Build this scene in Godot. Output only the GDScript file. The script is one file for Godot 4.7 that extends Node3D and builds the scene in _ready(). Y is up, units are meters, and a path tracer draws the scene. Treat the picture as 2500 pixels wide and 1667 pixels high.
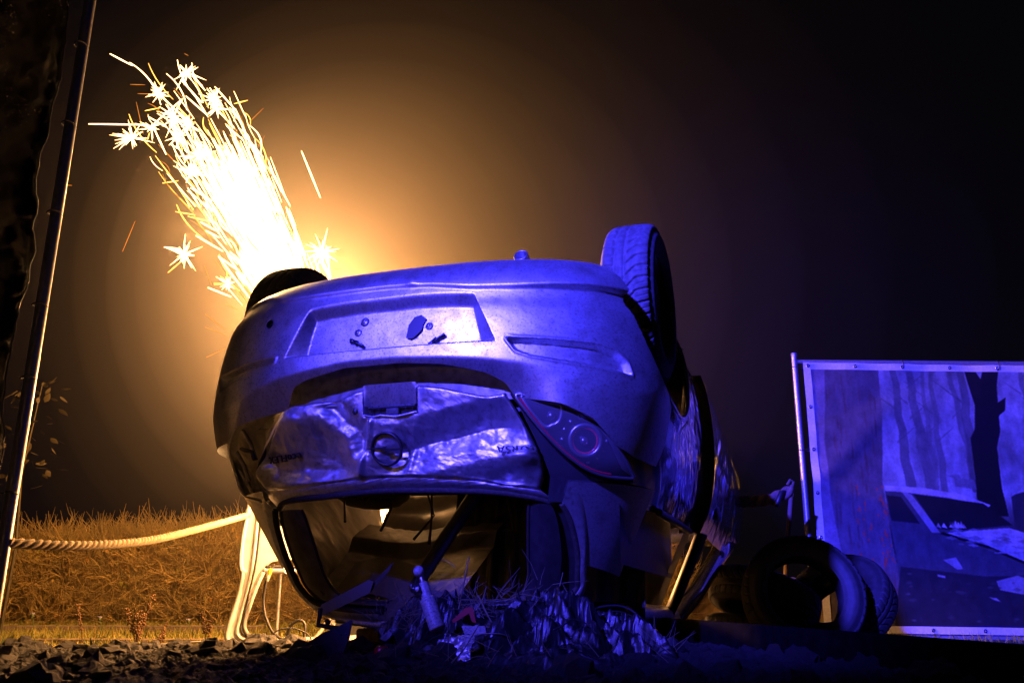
extends Node3D
# A wrecked hatchback lying on its roof at night: golden firework sparks and smoke behind it, one blue stage lamp in front.

const CAM_HEIGHT := 0.33
const B := 0.58        # depth of the rounded rear corner of the car, metres
const N := 2.9         # squareness of that corner
# car frame: x across (right +), y up with 0 at the roof plane, -z towards the car's front, 0 at the bumper
const HALF_WIDTH := [[0.0, 0.52], [0.1, 0.63], [0.25, 0.705], [0.42, 0.785], [0.55, 0.84], [0.70, 0.865], [0.85, 0.868], [1.0, 0.855], [1.1, 0.835], [1.2, 0.79], [1.26, 0.73]]
const BUMPER_BACK := [[0.4, 0.03], [0.6, 0.012], [0.75, 0.0], [0.9, 0.0], [1.05, 0.015], [1.12, 0.035], [1.18, 0.075], [1.22, 0.13], [1.26, 0.24]]
const BODY_BACK := [[0.0, 0.52], [0.08, 0.42], [0.2, 0.33], [0.35, 0.25], [0.47, 0.185], [0.52, 0.155], [0.6, 0.12], [0.7, 0.085], [0.8, 0.07], [1.3, 0.07]]
# outlines on the car's skin: distance round the tail from the middle, height (metres)
const SLOT_RIGHT := [[0.432, 0.898], [0.441, 0.902], [0.623, 0.892], [0.713, 0.888], [0.78, 0.873], [0.82, 0.846], [0.836, 0.807], [0.71, 0.819], [0.579, 0.833], [0.502, 0.846], [0.459, 0.862]]
const SLOT_LEFT := [[-0.403, 0.901], [-0.447, 0.902], [-0.548, 0.898], [-0.656, 0.885], [-0.742, 0.888], [-0.719, 0.829], [-0.62, 0.842], [-0.537, 0.854], [-0.468, 0.869], [-0.409, 0.887]]
const LOW := [[-0.644, 0.637], [-0.597, 0.681], [-0.517, 0.704], [-0.448, 0.721], [-0.389, 0.734], [-0.369, 0.756], [-0.332, 0.796], [-0.277, 0.815], [-0.12, 0.843], [0.08, 0.844], [0.223, 0.831], [0.359, 0.801], [0.425, 0.769], [0.447, 0.732], [0.512, 0.715], [0.6, 0.699], [0.704, 0.66], [0.8, 0.585], [0.9, 0.56], [1.03, 0.555], [1.14, 0.56]]
const CREASE := [[-0.648, 0.754], [-0.524, 0.787], [-0.395, 0.827], [-0.28, 0.843], [-0.122, 0.863], [0.03, 0.865], [0.222, 0.854], [0.358, 0.842], [0.51, 0.821], [0.621, 0.781], [0.709, 0.76], [0.833, 0.746], [0.99, 0.792]]
const LIP := [[-0.566, 1.157], [-0.418, 1.118], [-0.228, 1.115], [-0.003, 1.116], [0.155, 1.107], [0.312, 1.083], [0.453, 1.077], [0.636, 1.081], [0.785, 1.087], [0.913, 1.094]]
const GATE_TOP := [[-0.402, 0.754], [-0.3, 0.756], [-0.181, 0.761], [-0.094, 0.785], [-0, 0.796], [0.103, 0.789], [0.195, 0.775], [0.333, 0.744], [0.401, 0.751]]
const GATE_BOTTOM := [[-0.603, 0.49], [-0.438, 0.483], [-0.259, 0.495], [-0.128, 0.502], [0.033, 0.504], [0.177, 0.496], [0.314, 0.484], [0.393, 0.473], [0.519, 0.46]]
const GATE_LEFT := [[-0.402, 0.754], [-0.462, 0.679], [-0.534, 0.616], [-0.591, 0.572], [-0.621, 0.541], [-0.603, 0.49]]
const GATE_RIGHT := [[0.401, 0.751], [0.449, 0.674], [0.488, 0.605], [0.519, 0.544], [0.529, 0.501], [0.519, 0.46]]
const WINDOW_TOP := [[-0.596, 0.429], [-0.558, 0.444], [-0.507, 0.452], [-0.335, 0.457], [-0.096, 0.468], [0.067, 0.467], [0.322, 0.459], [0.492, 0.442], [0.58, 0.424]]
const LIGHT := [[0.435, 0.736], [0.501, 0.724], [0.577, 0.707], [0.642, 0.684], [0.695, 0.653], [0.737, 0.615], [0.773, 0.569], [0.807, 0.526], [0.827, 0.502], [0.785, 0.497], [0.722, 0.499], [0.663, 0.514], [0.607, 0.544], [0.557, 0.583], [0.509, 0.633], [0.468, 0.684]]
const PANE := [[0.458, 0.725], [0.488, 0.721], [0.539, 0.711], [0.572, 0.705], [0.577, 0.688], [0.57, 0.658], [0.551, 0.644], [0.518, 0.644]]
const PILLAR_OUTER := [[-0.608, 0.485], [-0.667, 0.434], [-0.7, 0.358], [-0.725, 0.273], [-0.745, 0.18], [-0.73, 0.11], [-0.66, 0.065], [-0.53, 0.045], [-0.289, 0.04]]
const SEAL_OUTER := [[-0.599, 0.423], [-0.643, 0.37], [-0.698, 0.267], [-0.714, 0.197], [-0.716, 0.164], [-0.651, 0.114], [-0.534, 0.095], [-0.375, 0.085], [-0.21, 0.082]]
const SEAL_INNER := [[-0.562, 0.421], [-0.592, 0.374], [-0.632, 0.271], [-0.641, 0.209], [-0.645, 0.17], [-0.586, 0.131], [-0.489, 0.112], [-0.34, 0.105], [-0.194, 0.1]]
const OPENING := [[-0.483, 0.423], [-0.482, 0.395], [-0.492, 0.313], [-0.503, 0.251], [-0.51, 0.201], [-0.485, 0.153], [-0.429, 0.128], [-0.315, 0.119], [-0.183, 0.116]]
const SOCKET_EDGE := [[-0.6, 0.74], [-0.8, 0.66], [-0.9, 0.6], [-0.88, 0.53], [-0.8, 0.49], [-0.65, 0.455]]
const DENT_S := [[-0.218, 0.739], [-0.165, 0.695], [-0.118, 0.66], [-0.108, 0.602]]
const DENT_FOLD := [[-0.057, 0.702], [-0.072, 0.639], [-0.104, 0.576], [-0.128, 0.507]]
const VALLEY := [[0.018, 0.578], [0.132, 0.611], [0.233, 0.625], [0.357, 0.658], [0.422, 0.645]]

var M := {}
var rng := RandomNumberGenerator.new()
var half_s := PackedFloat32Array()
var bump_s := PackedFloat32Array()
var body_s := PackedFloat32Array()
var arc_t := PackedFloat32Array()
var arc_end := 0.0
var wob := FastNoiseLite.new()
var names_used := {}


func _ready() -> void:
	rng.seed = 7
	wob.seed = 3
	wob.frequency = 1.0
	camera_and_light()
	materials()
	chart()
	build_ground()
	build_car()
	build_left_door()
	build_fountain()
	build_smoke()
	build_banner()
	build_net()
	build_ropes()
	build_tyres()
	build_case()
	build_rubbish()
	build_plants()


func camera_and_light() -> void:
	var cam := Camera3D.new()
	cam.name = "camera"
	cam.fov = 43.3
	cam.near = 0.05
	cam.far = 200.0
	cam.position = Vector3(0, CAM_HEIGHT, 0)
	cam.rotation_degrees = Vector3(16, 0, 0)
	cam.current = true
	add_child(cam)
	var we := WorldEnvironment.new()
	we.name = "world_environment"
	var e := Environment.new()
	e.background_mode = Environment.BG_SKY
	var sky := Sky.new()
	var sm := ProceduralSkyMaterial.new()
	sm.sky_top_color = Color(0.10, 0.09, 0.13)
	sm.sky_horizon_color = Color(0.13, 0.11, 0.14)
	sm.ground_horizon_color = Color(0.05, 0.05, 0.06)
	sm.ground_bottom_color = Color(0.02, 0.02, 0.02)
	sky.sky_material = sm
	e.sky = sky
	e.background_energy_multiplier = 0.12
	e.tonemap_mode = Environment.TONE_MAPPER_LINEAR
	e.tonemap_exposure = 1.0
	e.volumetric_fog_enabled = true
	e.volumetric_fog_density = 0.0
	e.sdfgi_enabled = true
	e.ssao_enabled = true
	e.ssil_enabled = true
	we.environment = e
	add_child(we)
	# the blue stage lamp stands out of frame, behind and to the left of the camera
	var aim := Vector3(0.75, 0.8, -4.2)
	var at := Vector3(-4.65, 4.9, 4.85)
	var lamp := thing("stage_lamp", "blue stage flood lamp on a tall black stand behind the camera", "stage lamp", Vector3(at.x, ground_y(at.x, at.z), at.z))
	var lm := mat_plain(Color(0.02, 0.02, 0.022), 0.5)
	var glow := mat_plain(Color(0.02, 0.02, 0.1), 0.3)
	glow.emission_enabled = true
	glow.emission = Color(0.2, 0.15, 1.0)
	glow.emission_energy_multiplier = 4.0
	part(lamp, "pole", tube([Vector3.ZERO, Vector3(0, 4.75, 0)], [0.03], 10), lm)
	for k in 3:
		var a := TAU * k / 3.0
		part(lamp, "leg", tube([Vector3(0, 0.6, 0), Vector3(cos(a) * 0.7, 0.0, sin(a) * 0.7)], [0.018], 8), lm)
	var head := Node3D.new()
	head.name = "lamp_head"
	lamp.add_child(head)
	head.position = Vector3(0, 4.9 - ground_y(at.x, at.z), 0)
	head.look_at_from_position(at, aim)
	head.position = Vector3(0, 4.9 - ground_y(at.x, at.z), 0)
	part(head, "lamp_can", lathe([Vector2(0.02, -0.2), Vector2(0.13, -0.2), Vector2(0.15, -0.1), Vector2(0.15, 0.16), Vector2(0.14, 0.16)], 24, Vector3(-PI / 2, 0, 0)), lm)
	part(head, "lamp_lens", lathe([Vector2(0.0, 0.1), Vector2(0.14, 0.1)], 24, Vector3(-PI / 2, 0, 0)), glow)
	# two beams from the same stand: a narrow one on the wreck, a wider one on the banner
	for k in 2:
		var target: Vector3 = [Vector3(0.28, 1.06, -2.75), Vector3(2.9, 1.3, -6.0)][k]
		var spot := SpotLight3D.new()
		spot.name = "blue_stage_light"
		add_child(spot, true)
		var from := at + Vector3(0.0, 0.0 if k == 0 else 0.02, 0.0)
		spot.look_at_from_position(from + (target - from).normalized() * 0.2, target)
		spot.light_color = [Color(0.265, 0.225, 1.0), Color(0.195, 0.175, 1.0)][k]
		spot.light_energy = [430.0, 760.0][k]
		spot.light_size = 0.13
		spot.spot_range = 40.0
		spot.spot_attenuation = 2.0
		spot.spot_angle = [7.2, 10.5][k]
		spot.spot_angle_attenuation = 1.0
		spot.shadow_enabled = true
	# a low warm flood on the ground behind the camera; its streaks show on the bumper and it warms the undersides
	var fat := Vector3(-3.0, 0.0, 3.2)
	var flood := thing("flood_lamp", "small warm flood lamp on the ground behind the camera", "flood lamp", Vector3(fat.x, ground_y(fat.x, fat.z), fat.z))
	var warm := mat_plain(Color(0.1, 0.08, 0.05), 0.3)
	warm.emission_enabled = true
	warm.emission = Color(1.0, 0.7, 0.4)
	warm.emission_energy_multiplier = 4.0
	var fb := Basis.looking_at(Vector3(2.6, 0.5, -6.0))
	part(flood, "lamp_case", box(Vector3(0.2, 0.34, 0.08), 0.01, Vector3(0, 0.22, 0), fb), lm)
	part(flood, "lamp_glass", box(Vector3(0.17, 0.30, 0.01), 0.002, Vector3(0, 0.22, 0) - fb.z * 0.045, fb), warm)
	part(flood, "bracket", tube([Vector3(-0.14, 0.0, 0), Vector3(-0.14, 0.22, 0)], [0.012], 8), lm)
	part(flood, "bracket", tube([Vector3(0.14, 0.0, 0), Vector3(0.14, 0.22, 0)], [0.012], 8), lm)
	var fl := AreaLight3D.new()
	fl.name = "warm_flood_light"
	fl.area_size = Vector2(0.17, 0.3)
	fl.area_normalize_energy = true
	fl.light_color = Color(1.0, 0.74, 0.45)
	fl.light_energy = 0.85
	fl.area_range = 40.0
	fl.shadow_enabled = true
	add_child(fl)
	fl.transform = Transform3D(fb, flood.position + Vector3(0, 0.22, 0) - fb.z * 0.056)
	# the light of the sparks: a few warm lamps strung along the jet
	for k in 4:
		var o := OmniLight3D.new()
		o.name = "spark_light"
		o.position = jet_point([0.0, 0.26, 0.5, 0.7][k]) + [Vector3(0.0, 0.02, 0.09), Vector3(-0.2, 0, 0.05), Vector3(0.02, 0, -0.36), Vector3(-0.3, 0, -0.1)][k]
		o.light_color = Color(1.0, 0.69, 0.40)
		o.light_energy = [10.0, 6.5, 15.0, 5.0][k]
		o.light_size = 0.09
		o.omni_range = 30.0
		o.omni_attenuation = 2.0
		o.shadow_enabled = true
		add_child(o, true)


const JET_BASE := Vector3(-0.56, 0.62, -5.02)
const JET_TIP := Vector3(-2.115, 3.551, -5.0)


func jet_point(f: float) -> Vector3:
	return JET_BASE.lerp(JET_TIP, f)


# ---------------------------------------------------------------- naming

func numbered(called: String) -> String:
	if not names_used.has(called):
		names_used[called] = 0
		return called
	names_used[called] += 1
	return "%s_%03d" % [called, names_used[called]]


func thing(called: String, label: String, category: String, at := Vector3.ZERO, group := "") -> Node3D:
	var o := Node3D.new()
	o.name = numbered(called)
	add_child(o)
	o.position = at
	tag(o, label, category, group)
	return o


func tag(o: Node, label: String, category: String, group := "") -> void:
	o.set_meta("label", label)
	o.set_meta("category", category)
	if group != "":
		o.set_meta("group", group)


func part(parent: Node, called: String, mesh: Mesh, m: Material) -> MeshInstance3D:
	var o := MeshInstance3D.new()
	o.name = called
	o.mesh = mesh
	o.material_override = m
	parent.add_child(o, true)
	return o


func single(called: String, mesh: Mesh, m: Material, label: String, category: String, at := Vector3.ZERO, group := "") -> MeshInstance3D:
	var o := MeshInstance3D.new()
	o.name = numbered(called)
	o.mesh = mesh
	o.material_override = m
	o.position = at
	add_child(o)
	tag(o, label, category, group)
	return o


func structure(called: String, mesh: Mesh, m: Material) -> MeshInstance3D:
	var o := MeshInstance3D.new()
	o.name = called
	o.mesh = mesh
	o.material_override = m
	add_child(o)
	o.set_meta("kind", "structure")
	return o


# ---------------------------------------------------------------- meshes

func finish(v: PackedVector3Array, idx: PackedInt32Array, uv := PackedVector2Array()) -> ArrayMesh:
	var n := PackedVector3Array()
	n.resize(v.size())
	for k in range(0, idx.size(), 3):
		var a := idx[k]
		var b := idx[k + 1]
		var c := idx[k + 2]
		var f := (v[c] - v[a]).cross(v[b] - v[a])
		n[a] += f
		n[b] += f
		n[c] += f
	for k in n.size():
		var q := n[k]
		n[k] = q.normalized() if q.length_squared() > 1e-24 else Vector3.UP
	var arr := []
	arr.resize(Mesh.ARRAY_MAX)
	arr[Mesh.ARRAY_VERTEX] = v
	arr[Mesh.ARRAY_NORMAL] = n
	arr[Mesh.ARRAY_INDEX] = idx
	if uv.size() == v.size():
		arr[Mesh.ARRAY_TEX_UV] = uv
	var m := ArrayMesh.new()
	m.add_surface_from_arrays(Mesh.PRIMITIVE_TRIANGLES, arr)
	return m


# (nx+1) x (ny+1) grid of f(a, b), a and b from 0 to 1; a face is left out where skip.call(its middle) is true
func grid(nx: int, ny: int, f: Callable, skip: Variant = null) -> ArrayMesh:
	var v := PackedVector3Array()
	var uv := PackedVector2Array()
	for j in ny + 1:
		for i in nx + 1:
			v.append(f.call(float(i) / nx, float(j) / ny))
			uv.append(Vector2(float(i) / nx, 1.0 - float(j) / ny))
	var idx := PackedInt32Array()
	for j in ny:
		for i in nx:
			var a := j * (nx + 1) + i
			if skip != null and skip.call((v[a] + v[a + nx + 2]) * 0.5):
				continue
			idx.append_array([a, a + nx + 1, a + 1, a + 1, a + nx + 1, a + nx + 2])
	return finish(v, idx, uv)


func tube(path: Array, radii: Array, sides := 8, closed := false, caps := true) -> ArrayMesh:
	var v := PackedVector3Array()
	var idx := PackedInt32Array()
	add_tube(v, idx, path, radii, sides, closed, caps)
	return finish(v, idx)


func add_tube(v: PackedVector3Array, idx: PackedInt32Array, path: Array, radii: Array, sides := 6, closed := false, caps := true) -> void:
	var n := path.size()
	var start := v.size()
	var up := Vector3(0.013, 1.0, 0.021)
	var prev := Vector3.ZERO
	for k in n:
		var a: Vector3 = path[(k - 1 + n) % n] if closed else path[maxi(k - 1, 0)]
		var b: Vector3 = path[(k + 1) % n] if closed else path[mini(k + 1, n - 1)]
		var d := (b - a).normalized()
		var x := prev
		if k == 0:
			x = d.cross(up if absf(d.y) < 0.9 else Vector3(1, 0.02, 0.01))
		x = (x - d * x.dot(d)).normalized()
		prev = x
		var y := d.cross(x)
		var r: float = radii[mini(k, radii.size() - 1)]
		for i in sides:
			var t := TAU * i / sides
			v.append(path[k] + (x * cos(t) + y * sin(t)) * r)
	var last := n if closed else n - 1
	for k in last:
		for i in sides:
			var a := start + k * sides + i
			var b := start + k * sides + (i + 1) % sides
			var c := start + ((k + 1) % n) * sides + i
			var d := start + ((k + 1) % n) * sides + (i + 1) % sides
			idx.append_array([a, b, c, b, d, c])
	if caps and not closed:
		for e in 2:
			var ring := start + (n - 1) * sides * e
			var ci := v.size()
			v.append(path[(n - 1) * e])
			for i in sides:
				var p := ring + i
				var q := ring + (i + 1) % sides
				if e == 0:
					idx.append_array([ci, q, p])
				else:
					idx.append_array([ci, p, q])


func lathe(profile: Array, seg := 32, turn := Vector3.ZERO) -> ArrayMesh:
	var v := PackedVector3Array()
	var idx := PackedInt32Array()
	var bs := Basis.from_euler(turn)
	for p in profile:
		for i in seg:
			var t := TAU * i / seg
			v.append(bs * Vector3(cos(t) * p.x, p.y, sin(t) * p.x))
	for k in profile.size() - 1:
		for i in seg:
			var a := k * seg + i
			var b := k * seg + (i + 1) % seg
			idx.append_array([a, b, a + seg, b, b + seg, a + seg])
	return finish(v, idx)


# a box with chamfered edges, flat shaded
func box(size: Vector3, bevel := 0.004, at := Vector3.ZERO, bs := Basis.IDENTITY) -> ArrayMesh:
	var v := PackedVector3Array()
	var idx := PackedInt32Array()
	add_box(v, idx, size, bevel, at, bs)
	return finish(v, idx)


func add_box(v: PackedVector3Array, idx: PackedInt32Array, size: Vector3, bevel: float, at: Vector3, bs := Basis.IDENTITY) -> void:
	var h := size * 0.5
	var b := minf(bevel, minf(h.x, minf(h.y, h.z)) * 0.8)
	for axis in 3:
		for side in [-1.0, 1.0]:
			var q := []
			for c in [[-1, -1], [1, -1], [1, 1], [-1, 1]]:
				var p := Vector3.ZERO
				p[axis] = side * h[axis]
				p[(axis + 1) % 3] = c[0] * (h[(axis + 1) % 3] - b)
				p[(axis + 2) % 3] = c[1] * (h[(axis + 2) % 3] - b)
				q.append(at + bs * p)
			add_quad(v, idx, q, side < 0)
	for axis in 3:
		for s1 in [-1.0, 1.0]:
			for s2 in [-1.0, 1.0]:
				var y := (axis + 1) % 3
				var z := (axis + 2) % 3
				var q := []
				for c in [[-1, 0], [1, 0], [1, 1], [-1, 1]]:
					var p := Vector3.ZERO
					p[axis] = c[0] * (h[axis] - b)
					p[y] = s1 * (h[y] - (b if c[1] == 1 else 0.0))
					p[z] = s2 * (h[z] - (0.0 if c[1] == 1 else b))
					q.append(at + bs * p)
				add_quad(v, idx, q, s1 * s2 < 0)
	for s0 in [-1.0, 1.0]:
		for s1 in [-1.0, 1.0]:
			for s2 in [-1.0, 1.0]:
				var k := v.size()
				v.append(at + bs * Vector3(s0 * h.x, s1 * (h.y - b), s2 * (h.z - b)))
				v.append(at + bs * Vector3(s0 * (h.x - b), s1 * h.y, s2 * (h.z - b)))
				v.append(at + bs * Vector3(s0 * (h.x - b), s1 * (h.y - b), s2 * h.z))
				idx.append_array([k, k + 2, k + 1] if s0 * s1 * s2 > 0 else [k, k + 1, k + 2])


func add_quad(v: PackedVector3Array, idx: PackedInt32Array, q: Array, flip := false) -> void:
	var k := v.size()
	for p in q:
		v.append(p)
	if flip:
		idx.append_array([k, k + 1, k + 2, k, k + 2, k + 3])
	else:
		idx.append_array([k, k + 2, k + 1, k, k + 3, k + 2])


# a flat outline given thickness along n, its faces on both sides of the middle plane
func slab(poly: PackedVector2Array, origin: Vector3, x: Vector3, y: Vector3, thick: float) -> ArrayMesh:
	var v := PackedVector3Array()
	var idx := PackedInt32Array()
	var tri := Geometry2D.triangulate_polygon(poly)
	var n := x.cross(y).normalized()
	for s in [1.0, -1.0]:
		var k := v.size()
		for p in poly:
			v.append(origin + x * p.x + y * p.y + n * thick * 0.5 * s)
		for i in range(0, tri.size(), 3):
			if s > 0:
				idx.append_array([k + tri[i], k + tri[i + 2], k + tri[i + 1]])
			else:
				idx.append_array([k + tri[i], k + tri[i + 1], k + tri[i + 2]])
	for i in poly.size():
		var p := poly[i]
		var q := poly[(i + 1) % poly.size()]
		add_quad(v, idx, [origin + x * p.x + y * p.y + n * thick * 0.5, origin + x * q.x + y * q.y + n * thick * 0.5, origin + x * q.x + y * q.y - n * thick * 0.5, origin + x * p.x + y * p.y - n * thick * 0.5])
	return finish(v, idx)


# a lump: a sphere pushed in and out by noise
func lump(size: Vector3, rough: float, freq: float, sd: int, seg := 24, ridged := 0.0) -> ArrayMesh:
	var nz := FastNoiseLite.new()
	nz.seed = sd
	nz.frequency = freq
	nz.fractal_octaves = 4
	var rn := FastNoiseLite.new()
	rn.seed = sd + 50
	rn.frequency = freq * 1.2
	rn.fractal_type = FastNoiseLite.FRACTAL_RIDGED
	rn.fractal_octaves = 3
	return grid(seg * 2, seg, func(a: float, b: float) -> Vector3:
		var th := a * TAU
		var ph := PI * (b - 0.5) * 0.9999
		if a >= 1.0:
			th = 0.0
		var d := Vector3(cos(ph) * cos(th), sin(ph), cos(ph) * sin(th))
		var r := 1.0 + rough * nz.get_noise_3dv(d * 10.0) + ridged * (rn.get_noise_3dv(d * 10.0))
		return d * r * size)


func joined(meshes: Array) -> ArrayMesh:
	var st := SurfaceTool.new()
	for m in meshes:
		st.append_from(m[0], 0, m[1])
	return st.commit()


func rot(x: float, y: float, z: float) -> Basis:
	return Basis.from_euler(Vector3(deg_to_rad(x), deg_to_rad(y), deg_to_rad(z)))


# ---------------------------------------------------------------- materials

func mat_plain(c: Color, rough := 0.6, metal := 0.0) -> StandardMaterial3D:
	var m := StandardMaterial3D.new()
	m.albedo_color = c.linear_to_srgb()
	m.roughness = rough
	m.metallic = metal
	return m


func noise_tex(sd: int, freq: float, ramp: Array, size := 512, kind := FastNoiseLite.TYPE_SIMPLEX_SMOOTH, oct := 5) -> NoiseTexture2D:
	var t := NoiseTexture2D.new()
	t.width = size
	t.height = size
	t.seamless = true
	var f := FastNoiseLite.new()
	f.seed = sd
	f.noise_type = kind
	f.frequency = freq
	f.fractal_octaves = oct
	t.noise = f
	if ramp.size():
		var g := Gradient.new()
		var off := PackedFloat32Array()
		var col := PackedColorArray()
		for r in ramp:
			off.append(r[0])
			col.append(r[1])
		g.offsets = off
		g.colors = col
		t.color_ramp = g
	return t


func grey(x: float) -> Color:
	return Color(x, x, x)


func textured(m: StandardMaterial3D, albedo: Texture2D, rough: Texture2D, height: Texture2D, scale: float, relief := 0.1) -> StandardMaterial3D:
	m.uv1_triplanar = true
	m.uv1_scale = Vector3.ONE * scale
	if albedo:
		m.albedo_texture = albedo
		m.albedo_color = Color.WHITE
	if rough:
		m.roughness_texture = rough
		m.roughness_texture_channel = BaseMaterial3D.TEXTURE_CHANNEL_RED
		m.roughness = 1.0
	if height:
		m.heightmap_enabled = true
		m.heightmap_texture = height
		m.heightmap_scale = relief
	return m


# flecks of matter over a colour: noise above a threshold
func speckle(m: StandardMaterial3D, sd: int, freq: float, from: float, width: float, c: Color, most: float) -> void:
	var none := Color(c.r, c.g, c.b, 0.0)
	m.detail_enabled = true
	m.detail_blend_mode = BaseMaterial3D.BLEND_MODE_MIX
	m.detail_uv_layer = BaseMaterial3D.DETAIL_UV_1
	m.detail_albedo = noise_tex(sd, freq, [[0.0, none], [from, none], [minf(from + width, 1.0), Color(c.r, c.g, c.b, most)]], 1024, FastNoiseLite.TYPE_SIMPLEX_SMOOTH, 6)


func lin(r: float, g: float, b: float) -> Color:
	return Color(r, g, b).linear_to_srgb()


func materials() -> void:
	# silver paint with dried mud and scuffs
	var dirt := noise_tex(11, 0.011, [[0.0, lin(0.40, 0.385, 0.37)], [0.28, lin(0.55, 0.545, 0.54)], [0.42, lin(0.63, 0.635, 0.645)], [0.7, lin(0.66, 0.665, 0.675)], [1.0, lin(0.56, 0.555, 0.55)]], 1024)
	var rough := noise_tex(12, 0.02, [[0.0, grey(0.5)], [0.4, grey(0.45)], [0.7, grey(0.41)], [1.0, grey(0.47)]], 512)
	var fine := noise_tex(13, 0.12, [], 512)
	M.paint = textured(mat_plain(Color(0.5, 0.5, 0.52), 0.4, 0.9), dirt, rough, fine, 1.3, 0.012)
	speckle(M.paint, 33, 0.07, 0.57, 0.30, lin(0.09, 0.075, 0.06), 0.75)
	M.paint_grimy = M.paint.duplicate()
	speckle(M.paint_grimy, 34, 0.03, 0.52, 0.3, lin(0.11, 0.09, 0.07), 0.6)
	M.paint.clearcoat_enabled = true
	M.paint.clearcoat = 0.35
	M.paint.clearcoat_roughness = 0.25
	# the flank is cleaner and glossier
	var rough_clean := noise_tex(14, 0.03, [[0.0, grey(0.2)], [0.5, grey(0.13)], [1.0, grey(0.17)]], 256)
	M.paint_gloss = textured(mat_plain(Color(0.45, 0.45, 0.47), 0.25, 0.92), noise_tex(15, 0.02, [[0.0, lin(0.34, 0.34, 0.35)], [0.5, lin(0.46, 0.46, 0.48)], [1.0, lin(0.5, 0.5, 0.52)]], 512), rough_clean, null, 1.1)
	M.paint_gloss.clearcoat_enabled = true
	M.paint_gloss.clearcoat = 0.6
	M.paint_gloss.clearcoat_roughness = 0.06
	# mud-filmed scuffed strip on the lip of the bumper is the same paint; bare inner metal is duller
	M.inner = textured(mat_plain(Color(0.3, 0.29, 0.27), 0.5, 0.35), noise_tex(16, 0.02, [[0.0, lin(0.12, 0.11, 0.09)], [0.45, lin(0.30, 0.29, 0.26)], [1.0, lin(0.42, 0.41, 0.38)]], 512), rough, fine, 2.0, 0.02)
	M.flange = textured(mat_plain(Color(0.1, 0.09, 0.08), 0.55, 0.4), noise_tex(66, 0.03, [[0.0, lin(0.05, 0.045, 0.035)], [1.0, lin(0.17, 0.155, 0.13)]], 256), rough, fine, 2.0, 0.02)
	M.trim = textured(mat_plain(Color(0.3, 0.3, 0.3), 0.5), noise_tex(17, 0.03, [[0.0, lin(0.11, 0.105, 0.10)], [1.0, lin(0.20, 0.195, 0.185)]], 256), rough, null, 2.0)
	M.white_paint = textured(mat_plain(Color(0.6, 0.6, 0.6), 0.35, 0.1), noise_tex(18, 0.02, [[0.0, lin(0.36, 0.35, 0.34)], [0.4, lin(0.55, 0.54, 0.53)], [1.0, lin(0.62, 0.61, 0.6)]], 256), null, null, 1.5)
	M.dark_rubber = textured(mat_plain(Color(0.02, 0.02, 0.02), 0.65), noise_tex(67, 0.03, [[0.0, lin(0.012, 0.012, 0.012)], [1.0, lin(0.035, 0.034, 0.033)]], 256), null, fine, 2.5, 0.03)
	M.black_plastic = textured(mat_plain(Color(0.02, 0.02, 0.02), 0.55), noise_tex(19, 0.03, [[0.0, lin(0.012, 0.012, 0.012)], [1.0, lin(0.035, 0.033, 0.03)]], 256), rough, fine, 3.0, 0.02)
	M.rubber = textured(mat_plain(Color(0.03, 0.03, 0.03), 0.7), noise_tex(20, 0.03, [[0.0, lin(0.035, 0.034, 0.033)], [0.5, lin(0.075, 0.072, 0.068)], [1.0, lin(0.16, 0.15, 0.14)]], 512), noise_tex(21, 0.04, [[0.0, grey(0.6)], [1.0, grey(0.9)]], 256), fine, 2.5, 0.03)
	M.seal = textured(mat_plain(Color(0.02, 0.02, 0.02), 0.75), noise_tex(22, 0.06, [[0.0, lin(0.012, 0.011, 0.01)], [0.6, lin(0.03, 0.027, 0.02)], [1.0, lin(0.2, 0.17, 0.1)]], 256), null, fine, 5.0, 0.15)
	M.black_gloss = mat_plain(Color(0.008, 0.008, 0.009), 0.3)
	M.chrome = mat_plain(Color(0.7, 0.7, 0.72), 0.12, 1.0)
	M.dull_chrome = mat_plain(Color(0.4, 0.4, 0.42), 0.35, 0.9)
	M.dark_chrome = textured(mat_plain(Color(0.12, 0.12, 0.12), 0.3, 0.9), null, rough, null, 4.0)
	M.dark_chrome.roughness = 0.8
	M.red_plastic = mat_plain(Color(0.55, 0.02, 0.05), 0.25)
	M.glass = mat_plain(Color(0.9, 0.9, 0.9), 0.05)
	M.glass.albedo_color.a = 0.08
	M.glass.transparency = BaseMaterial3D.TRANSPARENCY_ALPHA
	M.galvanised = textured(mat_plain(Color(0.5, 0.5, 0.52), 0.4, 0.7), noise_tex(23, 0.05, [[0.0, lin(0.35, 0.35, 0.36)], [1.0, lin(0.6, 0.6, 0.62)]], 256), noise_tex(24, 0.05, [[0.0, grey(0.3)], [1.0, grey(0.5)]], 256), null, 4.0)
	M.wood = textured(mat_plain(Color(0.1, 0.06, 0.03), 0.8), noise_tex(25, 0.02, [[0.0, lin(0.04, 0.022, 0.01)], [0.5, lin(0.11, 0.065, 0.03)], [1.0, lin(0.2, 0.13, 0.07)]], 256), null, noise_tex(26, 0.05, [], 256), 3.0, 0.4)
	M.black_board = textured(mat_plain(Color(0.006, 0.006, 0.006), 0.85), noise_tex(27, 0.03, [[0.0, lin(0.003, 0.003, 0.003)], [1.0, lin(0.008, 0.008, 0.008)]], 256), null, fine, 2.0, 0.05)
	M.black_board.metallic_specular = 0.05
	M.bag = textured(mat_plain(Color(0.012, 0.012, 0.014), 0.35), null, noise_tex(28, 0.03, [[0.0, grey(0.22)], [1.0, grey(0.5)]], 256), fine, 6.0, 0.05)
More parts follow.
